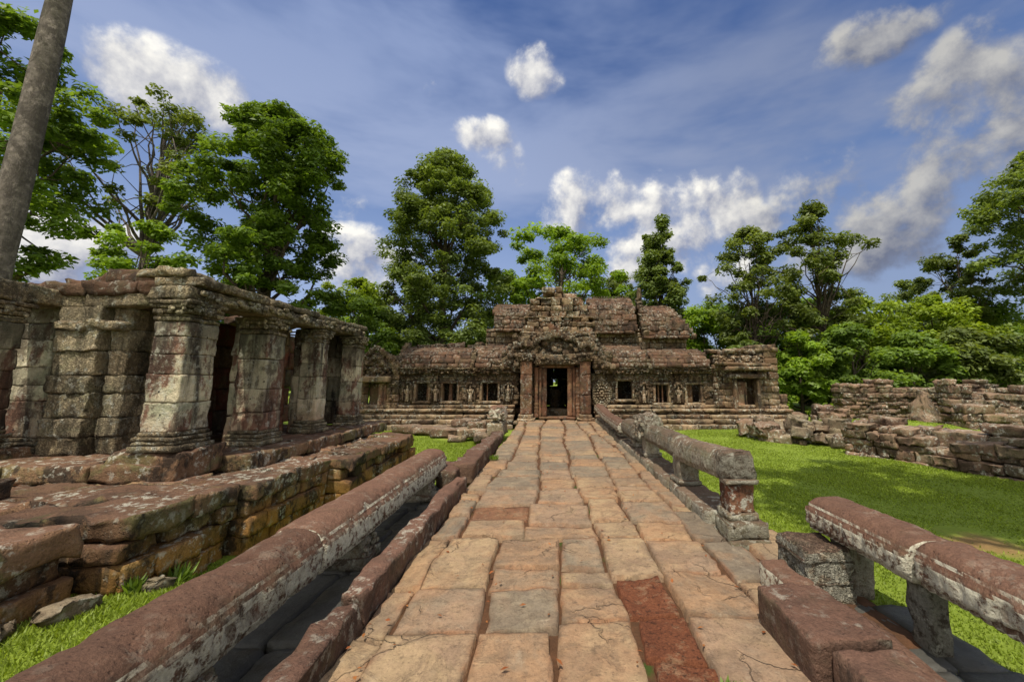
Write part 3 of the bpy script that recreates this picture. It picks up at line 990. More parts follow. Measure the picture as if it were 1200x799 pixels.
def square_pillar(parent, x, y, w, d, z0, z1, mat='pillar', n=6, lean=0.0, cap=True, base=True, tw=None):
    b = MB()
    zb = z0+(.22 if base else 0)
    zc = z1-(.26 if cap else 0)
    hs = np.random.default_rng(int(abs(x*97+y*31)*10)).uniform(.6, 1.4, n)
    hs = hs/hs.sum()*(zc-zb)
    z = zb
    for h in hs:
        b.blk((x+random.uniform(-.008, .008), y+random.uniform(-.008, .008), z+h/2), (w, d, h-.002), r=.008, amp=.006, ns=6, res=.035, nmax=16, rz=random.uniform(-.01, .01), tint=(random.uniform(.2, .8), 0, random.random(), 1))
        z += h
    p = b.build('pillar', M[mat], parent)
    if base:
        c = MB()
        for (za, zz, e) in ((0, .07, .13), (.075, .115, .07), (.12, .165, .1), (.17, .22, .04)):
            c.blk((x, y, z0+(za+zz)/2), (w+e, d+e, zz-za), r=.012, amp=.006, ns=9, res=.035, nmax=18)
        c.build('pillar_base', M['pillarcarved'], p)
    if cap:
        c = MB()
        for (za, zz, e) in ((0, .05, .03), (.055, .085, .0), (.09, .15, .05), (.155, .2, .08), (.205, .26, .13)):
            c.blk((x, y, zc+(za+zz)/2), (w+e, d+e, zz-za-.002), r=.012, amp=.006, ns=9, res=.035, nmax=18)
        for q in range(30):
            sx = random.choice((0, 1))
            if sx: c.ell((x+w/2+.05, y+random.uniform(-d/2, d/2), zc+random.uniform(.09, .2)), (.04, .05, .05), tint=(.9, 0, .8, 1))
            else: c.ell((x+random.uniform(-w/2, w/2), y-d/2-.05, zc+random.uniform(.09, .2)), (.05, .04, .05), tint=(.9, 0, .8, 1))
        c.build('capital', M['pillarcarved'], p)
    return p

# ------------------------------------------------------------------ pillared hall on the left
hall = thing('ruined_hall', 'ruined pillared stone hall with broken lintels, standing on the terrace at left', 'temple hall', (-6, 6.5, .45))
ZF = .63
for (x, y) in ((-4.66, 5.2), (-6.95, 4.98)):
    b = MB()
    b.blk((x, y, .62), (.82, .74, .32), r=.03, amp=.014, res=.04, nmax=20)
    b.build('pedestal', M['terrace'], hall)
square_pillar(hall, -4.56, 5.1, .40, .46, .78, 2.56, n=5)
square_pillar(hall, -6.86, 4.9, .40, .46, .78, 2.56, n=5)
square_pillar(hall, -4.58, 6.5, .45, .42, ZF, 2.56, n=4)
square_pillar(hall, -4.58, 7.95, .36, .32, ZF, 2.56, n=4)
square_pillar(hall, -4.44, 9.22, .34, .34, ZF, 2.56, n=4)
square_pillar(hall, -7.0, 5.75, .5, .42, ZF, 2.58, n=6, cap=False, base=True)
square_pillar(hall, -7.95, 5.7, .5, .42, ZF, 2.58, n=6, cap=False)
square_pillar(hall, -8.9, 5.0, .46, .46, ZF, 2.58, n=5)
# jambs beside the openings
for x, y, w, d in ((-4.87, 6.55, .2, .3), (-4.86, 5.42, .18, .3), (-4.84, 7.96, .16, .26), (-7.42, 5.9, .2, .4), (-6.62, 5.95, .16, .4)):
    z = ZF
    b = MB()
    while z < 2.5:
        h = min(random.uniform(.35, .6), 2.56-z)
        b.blk((x, y, z+h/2), (w, d, h-.006), r=.012, amp=.008, res=.05)
        z += h
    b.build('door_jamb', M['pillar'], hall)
# carved wall pier on the front
b = MB()
z = ZF
k = 0
while z < 2.57:
    h = min(random.uniform(.2, .34), 2.58-z)
    pr = [.0, .02, -.01, .015, .0, .02, .0, .015][k % 8]
    b.blk((-6.3+random.uniform(-.02, .02), 5.66, z+h/2), (.56, .5+2*pr, h-.004), r=.018, amp=.012, ns=7, res=.04, nmax=18)
    b.blk((-5.83, 5.72, z+h*.52), (.26, .4+pr, h-.004), r=.015, amp=.01, ns=6, res=.05, nmax=14)
    z += h
    k += 1
b.blk((-6.15, 5.5, 2.32), (.86, .28, .12), r=.03, amp=.02, res=.05)
b.build('wall_pier', M['pillarcarved'], hall)
for xa, xb, y in ((-5.68, -5.3, 5.95), (-6.9, -6.5, 6.4), (-7.8, -7.2, 6.6)):
    z = ZF
    b = MB()
    while z < 2.5:
        h = min(random.uniform(.3, .5), 2.6-z)
        b.blk(((xa+xb)/2, y+.1, z+h/2), (xb-xa, .2, h-.006), r=.012, amp=.01, res=.08)
        z += h
    b.build('red_wall', M['hallred'], hall)
b = MB()
for ya, yb, x in ((6.72, 7.8, -4.98),):
    z = ZF
    while z < 2.5:
        h = min(random.uniform(.3, .5), 2.6-z)
        y = ya
        while y < yb-.05:
            L = min(random.uniform(.4, .6), yb-y)
            b.blk((x-.1, y+L/2, z+h/2), (.2, L-.006, h-.006), r=.012, amp=.01, res=.08)
            y += L
        z += h
b.build('red_wall', M['hallred'], hall)
b = MB()
course_wall(b, -5.3, -4.6, ZF, 2.6, 9.32, .3, ch=.5, bl=.7, res=.07)
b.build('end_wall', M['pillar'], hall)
b = MB()     # inner wall behind the openings
z = ZF
while z < 2.6:
    h = .4
    y = 6.0
    while y < 9.6:
        L = random.uniform(.5, .9)
        b.blk((-6.3, y+L/2, z+h/2), (.3, L-.008, h-.006), r=.015, amp=.01, res=.12)
        y += L
    z += h
course_wall(b, -9.6, -6.2, ZF, 2.6, 7.4, .3, ch=.4, res=.12)
b.build('inner_wall', M['hallred'], hall)
b = MB()
def beam(b, p0, p1, w, z0, z1, L=1.1, amp=.01, r=.016, gapj=.03):
    p0 = np.array(p0, float)
    p1 = np.array(p1, float)
    T = np.linalg.norm(p1-p0)
    d = (p1-p0)/T
    ang = math.atan2(d[1], d[0])
    s = 0
    while s < T-.05:
        l = min(L*random.uniform(.75, 1.25), T-s)
        if T-s-l < .35: l = T-s
        q = p0+d*(s+l/2)
        b.blk((q[0]+random.uniform(-gapj, gapj), q[1]+random.uniform(-gapj, gapj)*.5, (z0+z1)/2+random.uniform(-.01, .01)), (l-.018, w, z1-z0-.004), rz=ang+random.uniform(-.015, .015), ry=random.uniform(-.012, .012), r=r, amp=amp, ns=5, res=.05, nmax=22)
        s += l
beam(b, (-4.56, 4.82), (-4.56, 9.5), .5, 2.56, 2.72)
beam(b, (-4.56, 4.86), (-4.56, 6.1), .6, 2.725, 2.85, L=1.4)
beam(b, (-4.6, 6.2), (-4.6, 9.5), .6, 2.725, 2.82)
beam(b, (-7.4, 5.68), (-4.95, 5.68), .5, 2.57, 2.76)
beam(b, (-9.5, 5.68), (-7.42, 5.68), .5, 2.57, 2.76)
beam(b, (-6.9, 4.7), (-6.9, 5.5), .55, 2.565, 2.8)
b.blk((-4.75, 5.1, 2.9), (.6, .5, .1), r=.03, amp=.02, res=.05)
for q in range(70):
    b.ell((-4.27+random.uniform(-.01, .02), random.uniform(4.9, 9.4), random.uniform(2.6, 2.7)), (.05, .09, .06), tint=(.8, 0, .7, 1))
b.build('lintel', M['pillarcarved'], hall)
b = MB()
y = 5.95
while y < 9.4:
    L = random.uniform(.5, .9)
    for x, w, zz, ry in ((-5.15, .62, 2.9, .28), (-5.72, .66, 3.04, .2), (-6.3, .62, 3.1, -.03), (-6.9, .66, 3.02, -.2)):
        if random.random() < .93:
            b.blk((x+random.uniform(-.03, .03), y+L/2, zz-.08*max(0, y-7)/2+random.uniform(-.02, .02)), (w, L-.012, .18), ry=ry, rz=random.uniform(-.03, .03), r=.03, amp=.02, res=.07)
    y += L
x = -9.5
while x < -5.4:
    W = random.uniform(.6, 1.0)
    b.blk((x+W/2, 5.75+random.uniform(-.04, .04), 2.86), (W-.012, .75, .17), rx=.12+random.uniform(-.03, .03), r=.03, amp=.022, res=.06, nmax=16)
    if x < -7: b.blk((x+W/2, 6.5, 2.95), (W-.012, .85, .17), rx=.05, r=.03, amp=.022, res=.08, nmax=16)
    x += W
b.blk((-5.6, 5.75, 2.96), (.7, .5, .15), r=.04, amp=.02, res=.05, rz=.1)
b.blk((-6.1, 6.1, 3.1), (.8, .6, .2), r=.04, amp=.02, res=.06, rz=-.1)
b.build('roof', M['roof'], hall)

# ------------------------------------------------------------------ temple gatehouse
YW = 17.2
def S(x, z, y):            # carries a measurement taken on the facade plane back to a deeper plane
    k = y/YW
    return x*k, 1.6+(z-1.6)*k
tmp = thing('temple_gatehouse', 'long low ruined temple of reddish stone with central doorway at the path end', 'temple', (.2, 18, -.3))

def vault(b, x0, x1, yf, z0, y1, z1, courses=6, bl=.5, full=False, thick=.26, a1=82, shrink=0.0, ztop=None):
    """curved stone roof: front foot (yf,z0) rising back to (y1,z1)"""
    sides = (1, -1) if full else (1,)
    A = R(a1)
    for sd in sides:
        for k in range(courses):
            a0, ab = A*k/courses, A*(k+1)/courses
            def pt(a):
                return (yf+(y1-yf)*(1-math.cos(a))/(1-math.cos(A)), z0+(z1-z0)*math.sin(a)/math.sin(A))
            p, q = pt(a0), pt(ab)
            yy, zz = (p[0]+q[0])/2, (p[1]+q[1])/2
            sl = math.atan2(q[1]-p[1], q[0]-p[0])
            L = math.hypot(q[1]-p[1], q[0]-p[0])
            if sd < 0:
                yy = 2*y1-yy
                sl = -sl
            xa = x0+shrink*0
            xb = x1-shrink*(k+.5)/courses
            xa = x0+random.uniform(-.06, .12)
            xb += random.uniform(-.12, .06)
            x = xa
            while x < xb-.02:
                l = bl*random.uniform(.6, 1.5)
                if xb-x-l < bl*.4: l = xb-x
                if ztop is None or random.random() > ztop:
                    b.blk((x+l/2, yy+random.uniform(-.022, .022), zz+random.uniform(-.02, .02)), (l-.012, L+.04, thick), rx=sl, r=.02, amp=.016, ns=5, res=.13, rz=random.uniform(-.012, .012))
                x += l

# plinth
for x0, x1, nm in ((-8.3, -1.5, 'l'), (1.75, 9.7, 'r')):
    b = MB()
    for z0, z1, o in ((-.5, -.12, 1.0), (-.118, .06, .74), (.062, .22, .5), (.222, .32, .3), (.322, .44, .4), (.442, .58, .16)):
        x = x0
        while x < x1-.02:
            l = random.uniform(.5, 1.3)
            if x1-x-l < .4: l = x1-x
            if o < .95 or random.random() < .9:
                b.blk((x+l/2, YW-o+.35+random.uniform(-.03, .03)*(1+o), (z0+z1)/2+random.uniform(-.01, .01)), (l-.01, .7+o*.3, z1-z0-.004), r=.03, amp=.016, ns=5, res=.1, rz=random.uniform(-.015, .015)*(1+o))
            x += l
    b.build('plinth', M['wall'], tmp)

WINL = [(-5.6, -5.1, .73, 1.46), (-4.5, -3.91, .73, 1.46), (-2.87, -2.22, .73, 1.46)]
WINR = [(2.76, 3.35, .8, 1.57), (4.32, 4.85, .66, 1.4), (5.63, 6.19, .66, 1.4)]
for x0, x1, W in ((-6.3, -1.35, WINL), (1.65, 6.75, WINR)):
    b = MB()
    course_wall(b, x0, x1, .58, 1.86, YW, .35, openings=[(a-.1, c+.1, d-.1, e+.1) for a, c, d, e in W], ch=.24, bl=.45, jit=.025, amp=.016, res=.09)
    def fx():
        while True:
            x, z = random.uniform(x0, x1), random.uniform(.62, 1.84)
            if all(not (a-.1 < x < c+.1 and d-.1 < z < e+.1) for a, c, d, e in W): return x, z
    lumps(b, 130, fx, (.05, .11), YW-.0, .06)
    b.build('wall', M['carved'], tmp)
for i, (xa, xb, za, zb) in enumerate(WINL+WINR):
    b = MB()
    t = .1
    b.blk(((xa+xb)/2, YW+.14, zb+t/2), (xb-xa+2*t+.06, .36, t), r=.012, amp=.008, res=.08)
    b.blk(((xa+xb)/2, YW+.13, za-t/2), (xb-xa+2*t+.08, .4, t), r=.012, amp=.008, res=.08)
    b.blk((xa-t/2, YW+.15, (za+zb)/2), (t-.006, .34, zb-za-.006), r=.01, amp=.008, res=.08)
    b.blk((xb+t/2, YW+.15, (za+zb)/2), (t-.006, .34, zb-za-.006), r=.01, amp=.008, res=.08)
    w = b.build('window_frame', M['wall'], tmp)
    bars = {1: [(.5, .16)], 2: [(.3, .05)], 4: [(.3, .06), (.62, .06)], 0: [(.85, .07)], 5: [(.25, .26)]}.get(i, [])
    for fpos, bw in bars:
        bb = MB()
        x = xa+(xb-xa)*fpos
        if bw > .2: bb.blk((x, YW+.25, (za+zb)/2), (bw, .12, zb-za-.01), r=.015, amp=.008, res=.08)
        else: bb.tube([(x, YW+.2, za+.005+(zb-za-.01)*q) for q in np.linspace(0, 1, 14)], [bw/2*(1+.18*math.sin(q*2.6)) for q in range(14)], 10)
        bb.build('baluster', M['redjamb'], w)
b = MB()       # rooms behind the windows
for x0, x1 in ((-6.3, -.8), (1.2, 6.75)):
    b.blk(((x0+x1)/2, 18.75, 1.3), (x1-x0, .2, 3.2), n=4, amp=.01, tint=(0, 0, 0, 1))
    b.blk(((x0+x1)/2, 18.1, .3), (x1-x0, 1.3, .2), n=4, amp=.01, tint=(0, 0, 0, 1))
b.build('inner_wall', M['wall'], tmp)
for x in (-5.93, -4.76, -3.33, -1.78): devata(tmp, x, .72, .66, YW-.04)
for x in (3.82, 5.24): devata(tmp, x, .66, .68, YW-.04)
# round carved lattice panel right of the door
b = MB()
for rr, n in ((.08, 6), (.2, 12), (.3, 18), (.37, 26)):
    for k in range(n):
        a = k/n*2*PI
        b.ell((2.08+rr*math.cos(a)*.9, YW-.04, 1.05+rr*math.sin(a)*1.2), (.08, .1, .08), n=3, tint=(.8, 0, .7, 1))
for k in range(40):
    a = k/40*2*PI
    b.ell((2.08+.43*math.cos(a)*.9, YW-.05, 1.05+.43*math.sin(a)*1.2), (.07, .14, .07), n=2, tint=(.4, 0, .4, 1))
b.build('carved_medallion', M['rubble'], tmp)
# cornices
for x0, x1 in ((-6.4, -1.5), (1.75, 6.8)):
    b = MB()
    for z0, z1, o in ((1.86, 1.94, .1), (1.942, 2.03, .2), (2.032, 2.09, .3)):
        x = x0
        while x < x1-.02:
            l = random.uniform(.5, 1.1)
            if x1-x-l < .4: l = x1-x
            b.blk((x+l/2, YW-o+.3+random.uniform(-.025, .025), (z0+z1)/2), (l-.01, .6, z1-z0-.003), r=.02, amp=.016, res=.09, rx=random.uniform(-.02, .02))
            x += l
    lumps(b, 160, lambda: (random.uniform(x0, x1), random.uniform(1.86, 2.06)), (.04, .1), YW-.24, .08)
    b.build('cornice', M['carved'], tmp)
# lower roofs
b = MB()
vault(b, -6.25, -3.3, 17.05, 2.08, 18.1, 2.88, 7, .45)
vault(b, -3.2, -1.5, 17.0, 2.08, 18.1, 2.98, 7, .45)
for x in np.arange(-6.1, -1.4, .42): b.blk((x+random.uniform(-.1, .1), 18.25, 2.98+random.uniform(-.05, .1)), (random.uniform(.3, .6), .5, random.uniform(.15, .4)), r=.05, amp=.03, res=.1, rz=random.uniform(-.2, .2), tint=(0, 0, 0, 1))
b.build('lower_roof', M['roof'], tmp)
b = MB()
vault(b, 1.85, 3.95, 17.0, 2.1, 18.1, 2.98, 7, .45)
vault(b, 4.1, 6.6, 16.95, 2.1, 18.1, 2.82, 7, .5, shrink=.25)
b.build('lower_roof', M['roof'], tmp)
for x, z in ((-3.25, 2.1), (4.03, 2.1), (-6.3, 2.1), (1.8, 2.1)):
    b = MB()     # upright rib closing a roof end
    for k in range(7): b.blk((x+random.uniform(-.03, .03), 17.02+k*.14, z+.06+k*.15), (.2, .3, .24), r=.03, amp=.03, res=.08)
    b.build('roof_rib', M['carved'], tmp)
# upper storey
b = MB()
x0, _ = S(-2.75, 0, 18.2)
x1, _ = S(5.7, 0, 18.2)
course_wall(b, x0, x1, 2.7, 3.85, 18.2, .4, ch=.24, bl=.5, jit=.04, res=.11)
b.blk((1.5, 19.3, 3.2), (8.2, .3, 1.6), n=4, amp=.01)
b.build('upper_wall', M['wall'], tmp)
for (xa, xb, za, zb, sh) in ((-2.5, -.7, 3.72, 4.68, 0), (1.6, 3.62, 3.62, 4.95, 0), (3.85, 5.95, 3.42, 4.6, 1.0)):
    b = MB()
    X0, Z0 = S(xa, za, 17.95)
    X1, _ = S(xb, za, 17.95)
    _, Z1 = S(0, zb, 19.1)
    vault(b, X0, X1, 17.95, Z0, 19.1, Z1, 9, .38, full=True, shrink=sh, thick=.2)
    for k in range(int((X1-X0)/.5)): # broken eave blocks
        b.blk((X0+.25+k*.5, 17.85+random.uniform(-.04, .03), Z0-.06), (.49, .35, .13), r=.03, amp=.02, res=.09)
    o = b.build('upper_roof', M['roof'], tmp)
    if xa > 0 and sh == 0:
        c = MB()
        for k in range(26):
            x = X0+.1+k*(X1-X0-.2)/25
            c.blk((x, 19.1, Z1+.1+random.uniform(-.02, .02)), (.07, .09, .2), r=.03, amp=.008, n=2, taper=.4)
        c.blk(((X0+X1)/2, 19.1, Z1+.0), (X1-X0, .2, .08), r=.02, amp=.01, res=.1)
        c.build('ridge_crest', M['roof'], o)
b = MB()     # gable spire between the two right roofs
xs, zs = S(3.74, 5.42, 18.9)
b.blk((xs, 18.8, zs-.22), (.22, .3, .55), r=.05, amp=.02, res=.08, taper=.6)
for k in range(11): b.blk((xs+random.uniform(-.04, .04), 17.85+k*.1, 3.6+k*.165), (.24, .3, .26), r=.05, amp=.03, res=.07, rx=.3)
b.build('gable_spire', M['carved'], tmp)
# end rim of the right roof
b = MB()
X1, Z0 = S(5.95, 3.42, 17.95)
_, Z1 = S(0, 4.6, 19.1)
for k in range(10):
    t = k/9
    b.blk((X1-1.05*t+.05, 17.9+1.1*t, Z0+(Z1-Z0)*math.sin(t*1.5)), (.2, .3, .24), r=.05, amp=.025, res=.09)
b.build('roof_rib', M['carved'], tmp)

# central stack above the porch
b = MB()
prof = [(2.6, 1.75), (3.1, 1.7), (3.45, 1.62), (3.9, 1.5), (4.3, 1.42), (4.66, 1.38), (4.86, 1.24), (5.06, .98), (5.32, .86)]
z = 2.62
row = 0
while z < 5.3:
    h = random.uniform(.2, .3)
    hw = float(np.interp(z+h/2, [p[0] for p in prof], [p[1] for p in prof]))
    y = 17.25+(z-2.6)*.16
    k = y/YW
    zz = 1.6+(z+h/2-1.6)*k
    x = (.33-hw)*k
    xe = (.33+hw)*k
    x += random.uniform(-.05, .2)
    xe += random.uniform(-.2, .05)
    while x < xe-.05:
        l = random.uniform(.24, .6)
        if xe-x-l < .25: l = xe-x
        if not (z > 4.95 and random.random() < .2):
            b.blk((x+l/2, y+.5+random.uniform(-.09, .06), zz), (l-.02, 1.0, h*k-.012), r=.03, amp=.03, ns=5, res=.08, typ=.3 if random.random() < .12 else 0)
        x += l
    if row % 3 == 1: b.blk(((.33)*k, y+.5, zz-h*.5), (2*hw*k+.15, 1.15, .07), r=.02, amp=.02, res=.1)
    z += h
    row += 1
b.build('central_tower', M['wall'], tmp)
# pediment with flame edged arch
b = MB()
course_wall(b, -1.6, 2.0, 2.62, 3.15, 16.98, .5, ch=.24, bl=.4, jit=.06, amp=.025, res=.08)
course_wall(b, -1.2, 1.6, 3.15, 3.5, 17.05, .5, ch=.24, bl=.4, jit=.06, amp=.025, res=.08)
arch = [(-2.0, 2.12), (-1.72, 2.3), (-1.62, 2.75), (-1.2, 3.1), (-.75, 3.02), (-.45, 3.28), (.25, 3.45), (.95, 3.28), (1.2, 3.02), (1.6, 3.1), (2.02, 2.75), (2.15, 2.3), (2.5, 2.12)]
arc_lumps(b, arch, 40, .22, 16.93, .3)
arc_lumps(b, [(.25+(x-.25)*1.07, z+.16) for x, z in arch], 22, .2, 17.0, .26)
lumps(b, 40, lambda: (random.uniform(-1.6, 2.1), random.uniform(2.6, 3.4)), (.12, .26), 16.93, .16, light=.7)
for sx in (-1, 1):
    lumps(b, 40, lambda: (.25+sx*random.uniform(1.5, 2.25), random.uniform(2.05, 2.75)), (.1, .2), 16.93, .2, light=.9)
b.build('pediment', M['carved'], tmp)
for sx in (-1, 1):
    b = MB()
    course_wall(b, .25+sx*1.95-.4, .25+sx*1.95+.4, 1.9, 2.6, 17.0, .4, ch=.2, bl=.3, jit=.06, amp=.025, res=.08)
    b.build('pediment_shoulder', M['carved'], tmp)
# porch
for x, w in ((-1.01, .46), (1.37, .42)):
    b = MB()
    z = .25
    for h in (.75, .8, .55):
        b.blk((x, 16.85, z+h/2), (w, .42, h-.006), r=.015, amp=.012, res=.06, nmax=14)
        z += h
    p = b.build('pilaster', M['redjamb'], tmp)
    b = MB()
    b.blk((x, 16.85, z+.08), (w+.14, .52, .15), r=.03, amp=.015, res=.06)
    b.blk((x, 16.85, z+.24), (w+.26, .6, .15), r=.03, amp=.02, res=.06)
    lumps(b, 20, lambda: (x+random.uniform(-.3, .3), z+random.uniform(0, .3)), (.05, .1), 16.56, .08)
    b.build('capital', M['carved'], p)
    b = MB()
    b.blk((x, 16.85, .16), (w+.1, .5, .16), r=.03, amp=.015, res=.06)
    b.blk((x, 16.83, .02), (w+.24, .62, .14), r=.03, amp=.015, res=.06)
    b.blk((x, 16.75, -.08), (w+.5, .9, .1), r=.03, amp=.02, res=.08)
    b.build('pilaster_base', M['wall'], p)
f = MB()
for x, w in ((-.29, .2), (.77, .2)):
    f.blk((x, 17.3, 1.1), (w, .3, 1.98), r=.015, amp=.008, res=.08, nmax=20)
for x, w in ((-.46, .12), (.94, .12)):
    f.blk((x, 17.2, 1.1), (w, .2, 1.98), r=.015, amp=.008, res=.08, nmax=20)
f.blk((.24, 17.3, 2.16), (1.5, .34, .13), r=.015, amp=.008, res=.08)
f.blk((.24, 17.25, .06), (1.5, .5, .1), r=.02, amp=.01, res=.08)
door = f.build('doorway', M['redjamb'], tmp)
for x in (-.62, 1.1):
    c = MB()
    n = 40
    c.tube([(x, 17.08, .1+2.0*q/n) for q in range(n+1)], [.085+.02*(abs(math.sin(q*1.05)) > .85)+.015*(q % 10 == 0) for q in range(n+1)], 8)
    c.build('colonette', M['redjamb'], door)
b = MB()
b.blk((.24, 16.98, 2.42), (1.85, .36, .42), r=.04, amp=.02, res=.06, nmax=24)
arc_lumps(b, [(-.6, 2.3), (-.3, 2.5), (.24, 2.35), (.75, 2.5), (1.1, 2.3)], 22, .12, 16.8, .12)
lumps(b, 60, lambda: (random.uniform(-.62, 1.1), random.uniform(2.25, 2.6)), (.05, .1), 16.79, .08)
b.build('lintel', M['carved'], tmp)
b = MB()
for x in (-.79, 1.27):
    z = .0
    while z < 2.5:
        b.blk((x, 17.3, z+.15), (.36, .26, .29), r=.015, amp=.012, res=.1)
        z += .3
for x in (-.62, 1.1):
    for yy in np.arange(17.6, 25.5, .7):
        for zz in np.arange(.05, 2.6, .5): b.blk((x+(-.15 if x < 0 else .15), yy+.35, zz+.25), (.3, .69, .49), r=.015, amp=.012, n=3, tint=(.1, 0, .1, 1))
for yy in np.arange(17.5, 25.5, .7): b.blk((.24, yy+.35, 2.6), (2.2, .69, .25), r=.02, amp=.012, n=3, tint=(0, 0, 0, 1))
for yy in np.arange(17.5, 25.5, .8): b.blk((.24, yy+.4, -.05), (1.6, .79, .2), r=.02, amp=.012, n=4)
course_wall(b, -.7, 1.2, .05, 2.5, 25.5, .4, openings=[(.12, .4, 1.25, 1.65)], ch=.4, bl=.6)
b.blk((.2, 22.0, .55), (.5, .42, 1.1), r=.06, amp=.03, res=.1)
b.blk((.24, 18.6, .16), (1.4, .6, .36), r=.03, amp=.015, res=.1)
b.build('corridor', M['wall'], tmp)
# left end pavilion with half blocked doorway
b = MB()
course_wall(b, -8.2, -6.28, .1, 1.85, 17.0, .5, openings=[(-7.66, -6.74, .1, 1.5)], ch=.3, bl=.4, jit=.03, res=.09)
b.blk((-7.2, 16.95, 1.62), (1.3, .5, .24), r=.03, amp=.015, res=.08)
lumps(b, 90, lambda: (random.choice((random.uniform(-8.1, -7.75), random.uniform(-6.68, -6.3))), random.uniform(.2, 1.8)), (.04, .11), 16.98, .08)
b.build('pavilion_wall', M['wall'], tmp)
b = MB()
b.blk((-6.98, 17.25, .8), (.36, .16, 1.36), r=.02, amp=.01, res=.06, tint=(1, 0, 1, 1))
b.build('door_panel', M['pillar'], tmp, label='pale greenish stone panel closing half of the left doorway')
b = MB()
b.blk((-7.38, 17.4, .8), (.42, .12, 1.36), r=.02, amp=.01, res=.08, tint=(.2, 0, .2, 1))
b.build('door_recess', M['wall'], tmp)
b = MB()
course_wall(b, -8.1, -6.3, 1.86, 2.75, 17.05, .5, ch=.22, bl=.35, jit=.06, amp=.025, res=.09, ztop=lambda x: 2.85-abs(x+7.25)*.9)
arc_lumps(b, [(-8.0, 1.95), (-7.85, 2.4), (-7.5, 2.7), (-7.2, 2.95), (-6.9, 2.7), (-6.55, 2.4), (-6.4, 1.95)], 26, .17, 16.95, .22)
arc_lumps(b, [(-7.7, 2.0), (-7.5, 2.3), (-7.2, 2.55), (-6.9, 2.3), (-6.7, 2.0)], 18, .13, 16.92, .2)
lumps(b, 150, lambda: (random.uniform(-8.0, -6.35), random.uniform(1.85, 2.6)), (.06, .15), 16.97, .16, light=.8)
b.build('pediment', M['carved'], tmp)
b = MB()
for k in range(7): b.blk((-8.9+k*.45, 17.6, 2.3+.08*(k % 2)), (.44, 1.2, .7-.05*k), r=.04, amp=.03, res=.12)
b.build('roof', M['roof'], tmp)
# right end pavilion
b = MB()
course_wall(b, 6.7, 7.5, .5, 2.62, 17.0, .5, ch=.26, bl=.4, jit=.03, res=.09)
course_wall(b, 8.45, 9.3, .0, 3.05, 16.95, 1.4, ch=.3, bl=.5, jit=.03, res=.1)
course_wall(b, 7.5, 8.45, 1.66, 2.95, 17.05, .5, ch=.24, bl=.5, jit=.05, res=.09, ztop=lambda x: 2.9+.25*math.sin(x*9))
course_wall(b, 9.3, 9.75, -.2, 1.0, 17.2, .8, ch=.3, bl=.5, jit=.04, res=.1)
b.blk((7.95, 16.9, 1.74), (1.5, .5, .16), r=.03, amp=.015, res=.08)
b.blk((7.95, 16.8, 2.05), (1.9, .6, .16), r=.04, amp=.02, res=.08)
b.blk((7.8, 16.85, 2.22), (2.1, .6, .13), r=.04, amp=.025, res=.08, ry=.02)
lumps(b, 130, lambda: (random.uniform(6.75, 8.7), random.uniform(2.2, 2.55)), (.05, .12), 16.86, .14)
for k in range(9): b.blk((6.8+k*.3, 17.1+random.uniform(0, .2), 2.72+random.uniform(-.05, .12)), (random.uniform(.3, .55), .5, .17), r=.04, amp=.03, res=.09, rz=random.uniform(-.2, .2))
b.build('pavilion_wall', M['wall'], tmp)
b = MB()
b.blk((7.86, 17.2, .78), (.42, .14, 1.5), r=.02, amp=.012, res=.06, rz=.1, ry=.04, tint=(.9, 0, .8, 1))
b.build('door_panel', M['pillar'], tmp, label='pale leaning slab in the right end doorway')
b = MB()
for x in (7.46, 8.42): b.blk((x, 16.98, .8), (.13, .4, 1.68), r=.015, amp=.01, res=.08)
b.build('door_frame', M['wall'], tmp)
b = MB()
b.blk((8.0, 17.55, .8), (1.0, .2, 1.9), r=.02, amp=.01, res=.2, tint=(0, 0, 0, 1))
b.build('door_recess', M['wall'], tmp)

# ------------------------------------------------------------------ ruins on the right
rw = thing('ruined_wall', 'long straight brown stone wall standing at the back right below the trees', 'wall', (18, 18.9, -.3))
b = MB()
line_wall(b, (12.9, 18.8), (27, 18.9), -.4, lambda s: 1.36+.14*math.sin(s*1.3)+.1*math.sin(s*4.1), .7, ch=.19, bl=.5, res=.1, jit=.07, amp=.026, rough=.3)
b.build('wall', M['ruin'], rw)
b = MB()
line_wall(b, (15.9, 16.9), (24, 16.4), -.4, lambda s: 1.25+.22*math.sin(s*1.7+1)+.1*math.sin(s*5), .7, ch=.3, bl=.8, res=.1, jit=.08, amp=.03, rough=.6)
w2 = b.build('ruined_wall', M['ruin'])
tag(w2, 'tumbled wall of larger dark blocks in front of the long back wall at the right edge', 'wall')
b = MB()
line_wall(b, (14.6, 15.0), (20, 14.2), -.4, lambda s: .55+.12*math.sin(s*2.3), .6, ch=.3, bl=.9, res=.1, jit=.08, amp=.03, rough=.5)
tag(b.build('ruined_wall', M['ruin']), 'low row of long pale-topped blocks in the raised grass at right', 'wall')
lw = thing('ruined_terrace', 'low stepped ruin of lichened blocks running diagonally across the lawn to the right edge', 'ruin', (9, 9.3, -.3))
b = MB()
line_wall(b, (7.95, 11.2), (9.4, 7.5), -.42, lambda s: .36+.12*math.sin(s*2.1)+.08*math.sin(s*6), .55, ch=.18, bl=.42, res=.05, jit=.05, amp=.024, rough=.6)
line_wall(b, (9.4, 7.5), (10.3, 4.6), -.42, lambda s: .52+.09*math.sin(s*3), .6, ch=.2, bl=.5, res=.06, jit=.05, amp=.024, rough=.6)
b.build('lower_course', M['ruin'], lw)
b = MB()
line_wall(b, (8.8, 11.3), (10.1, 7.8), -.3, lambda s: .44+.12*math.sin(s*1.7+2)+.07*math.sin(s*5), .7, ch=.25, bl=.8, res=.07, jit=.05, amp=.025, rough=.4)
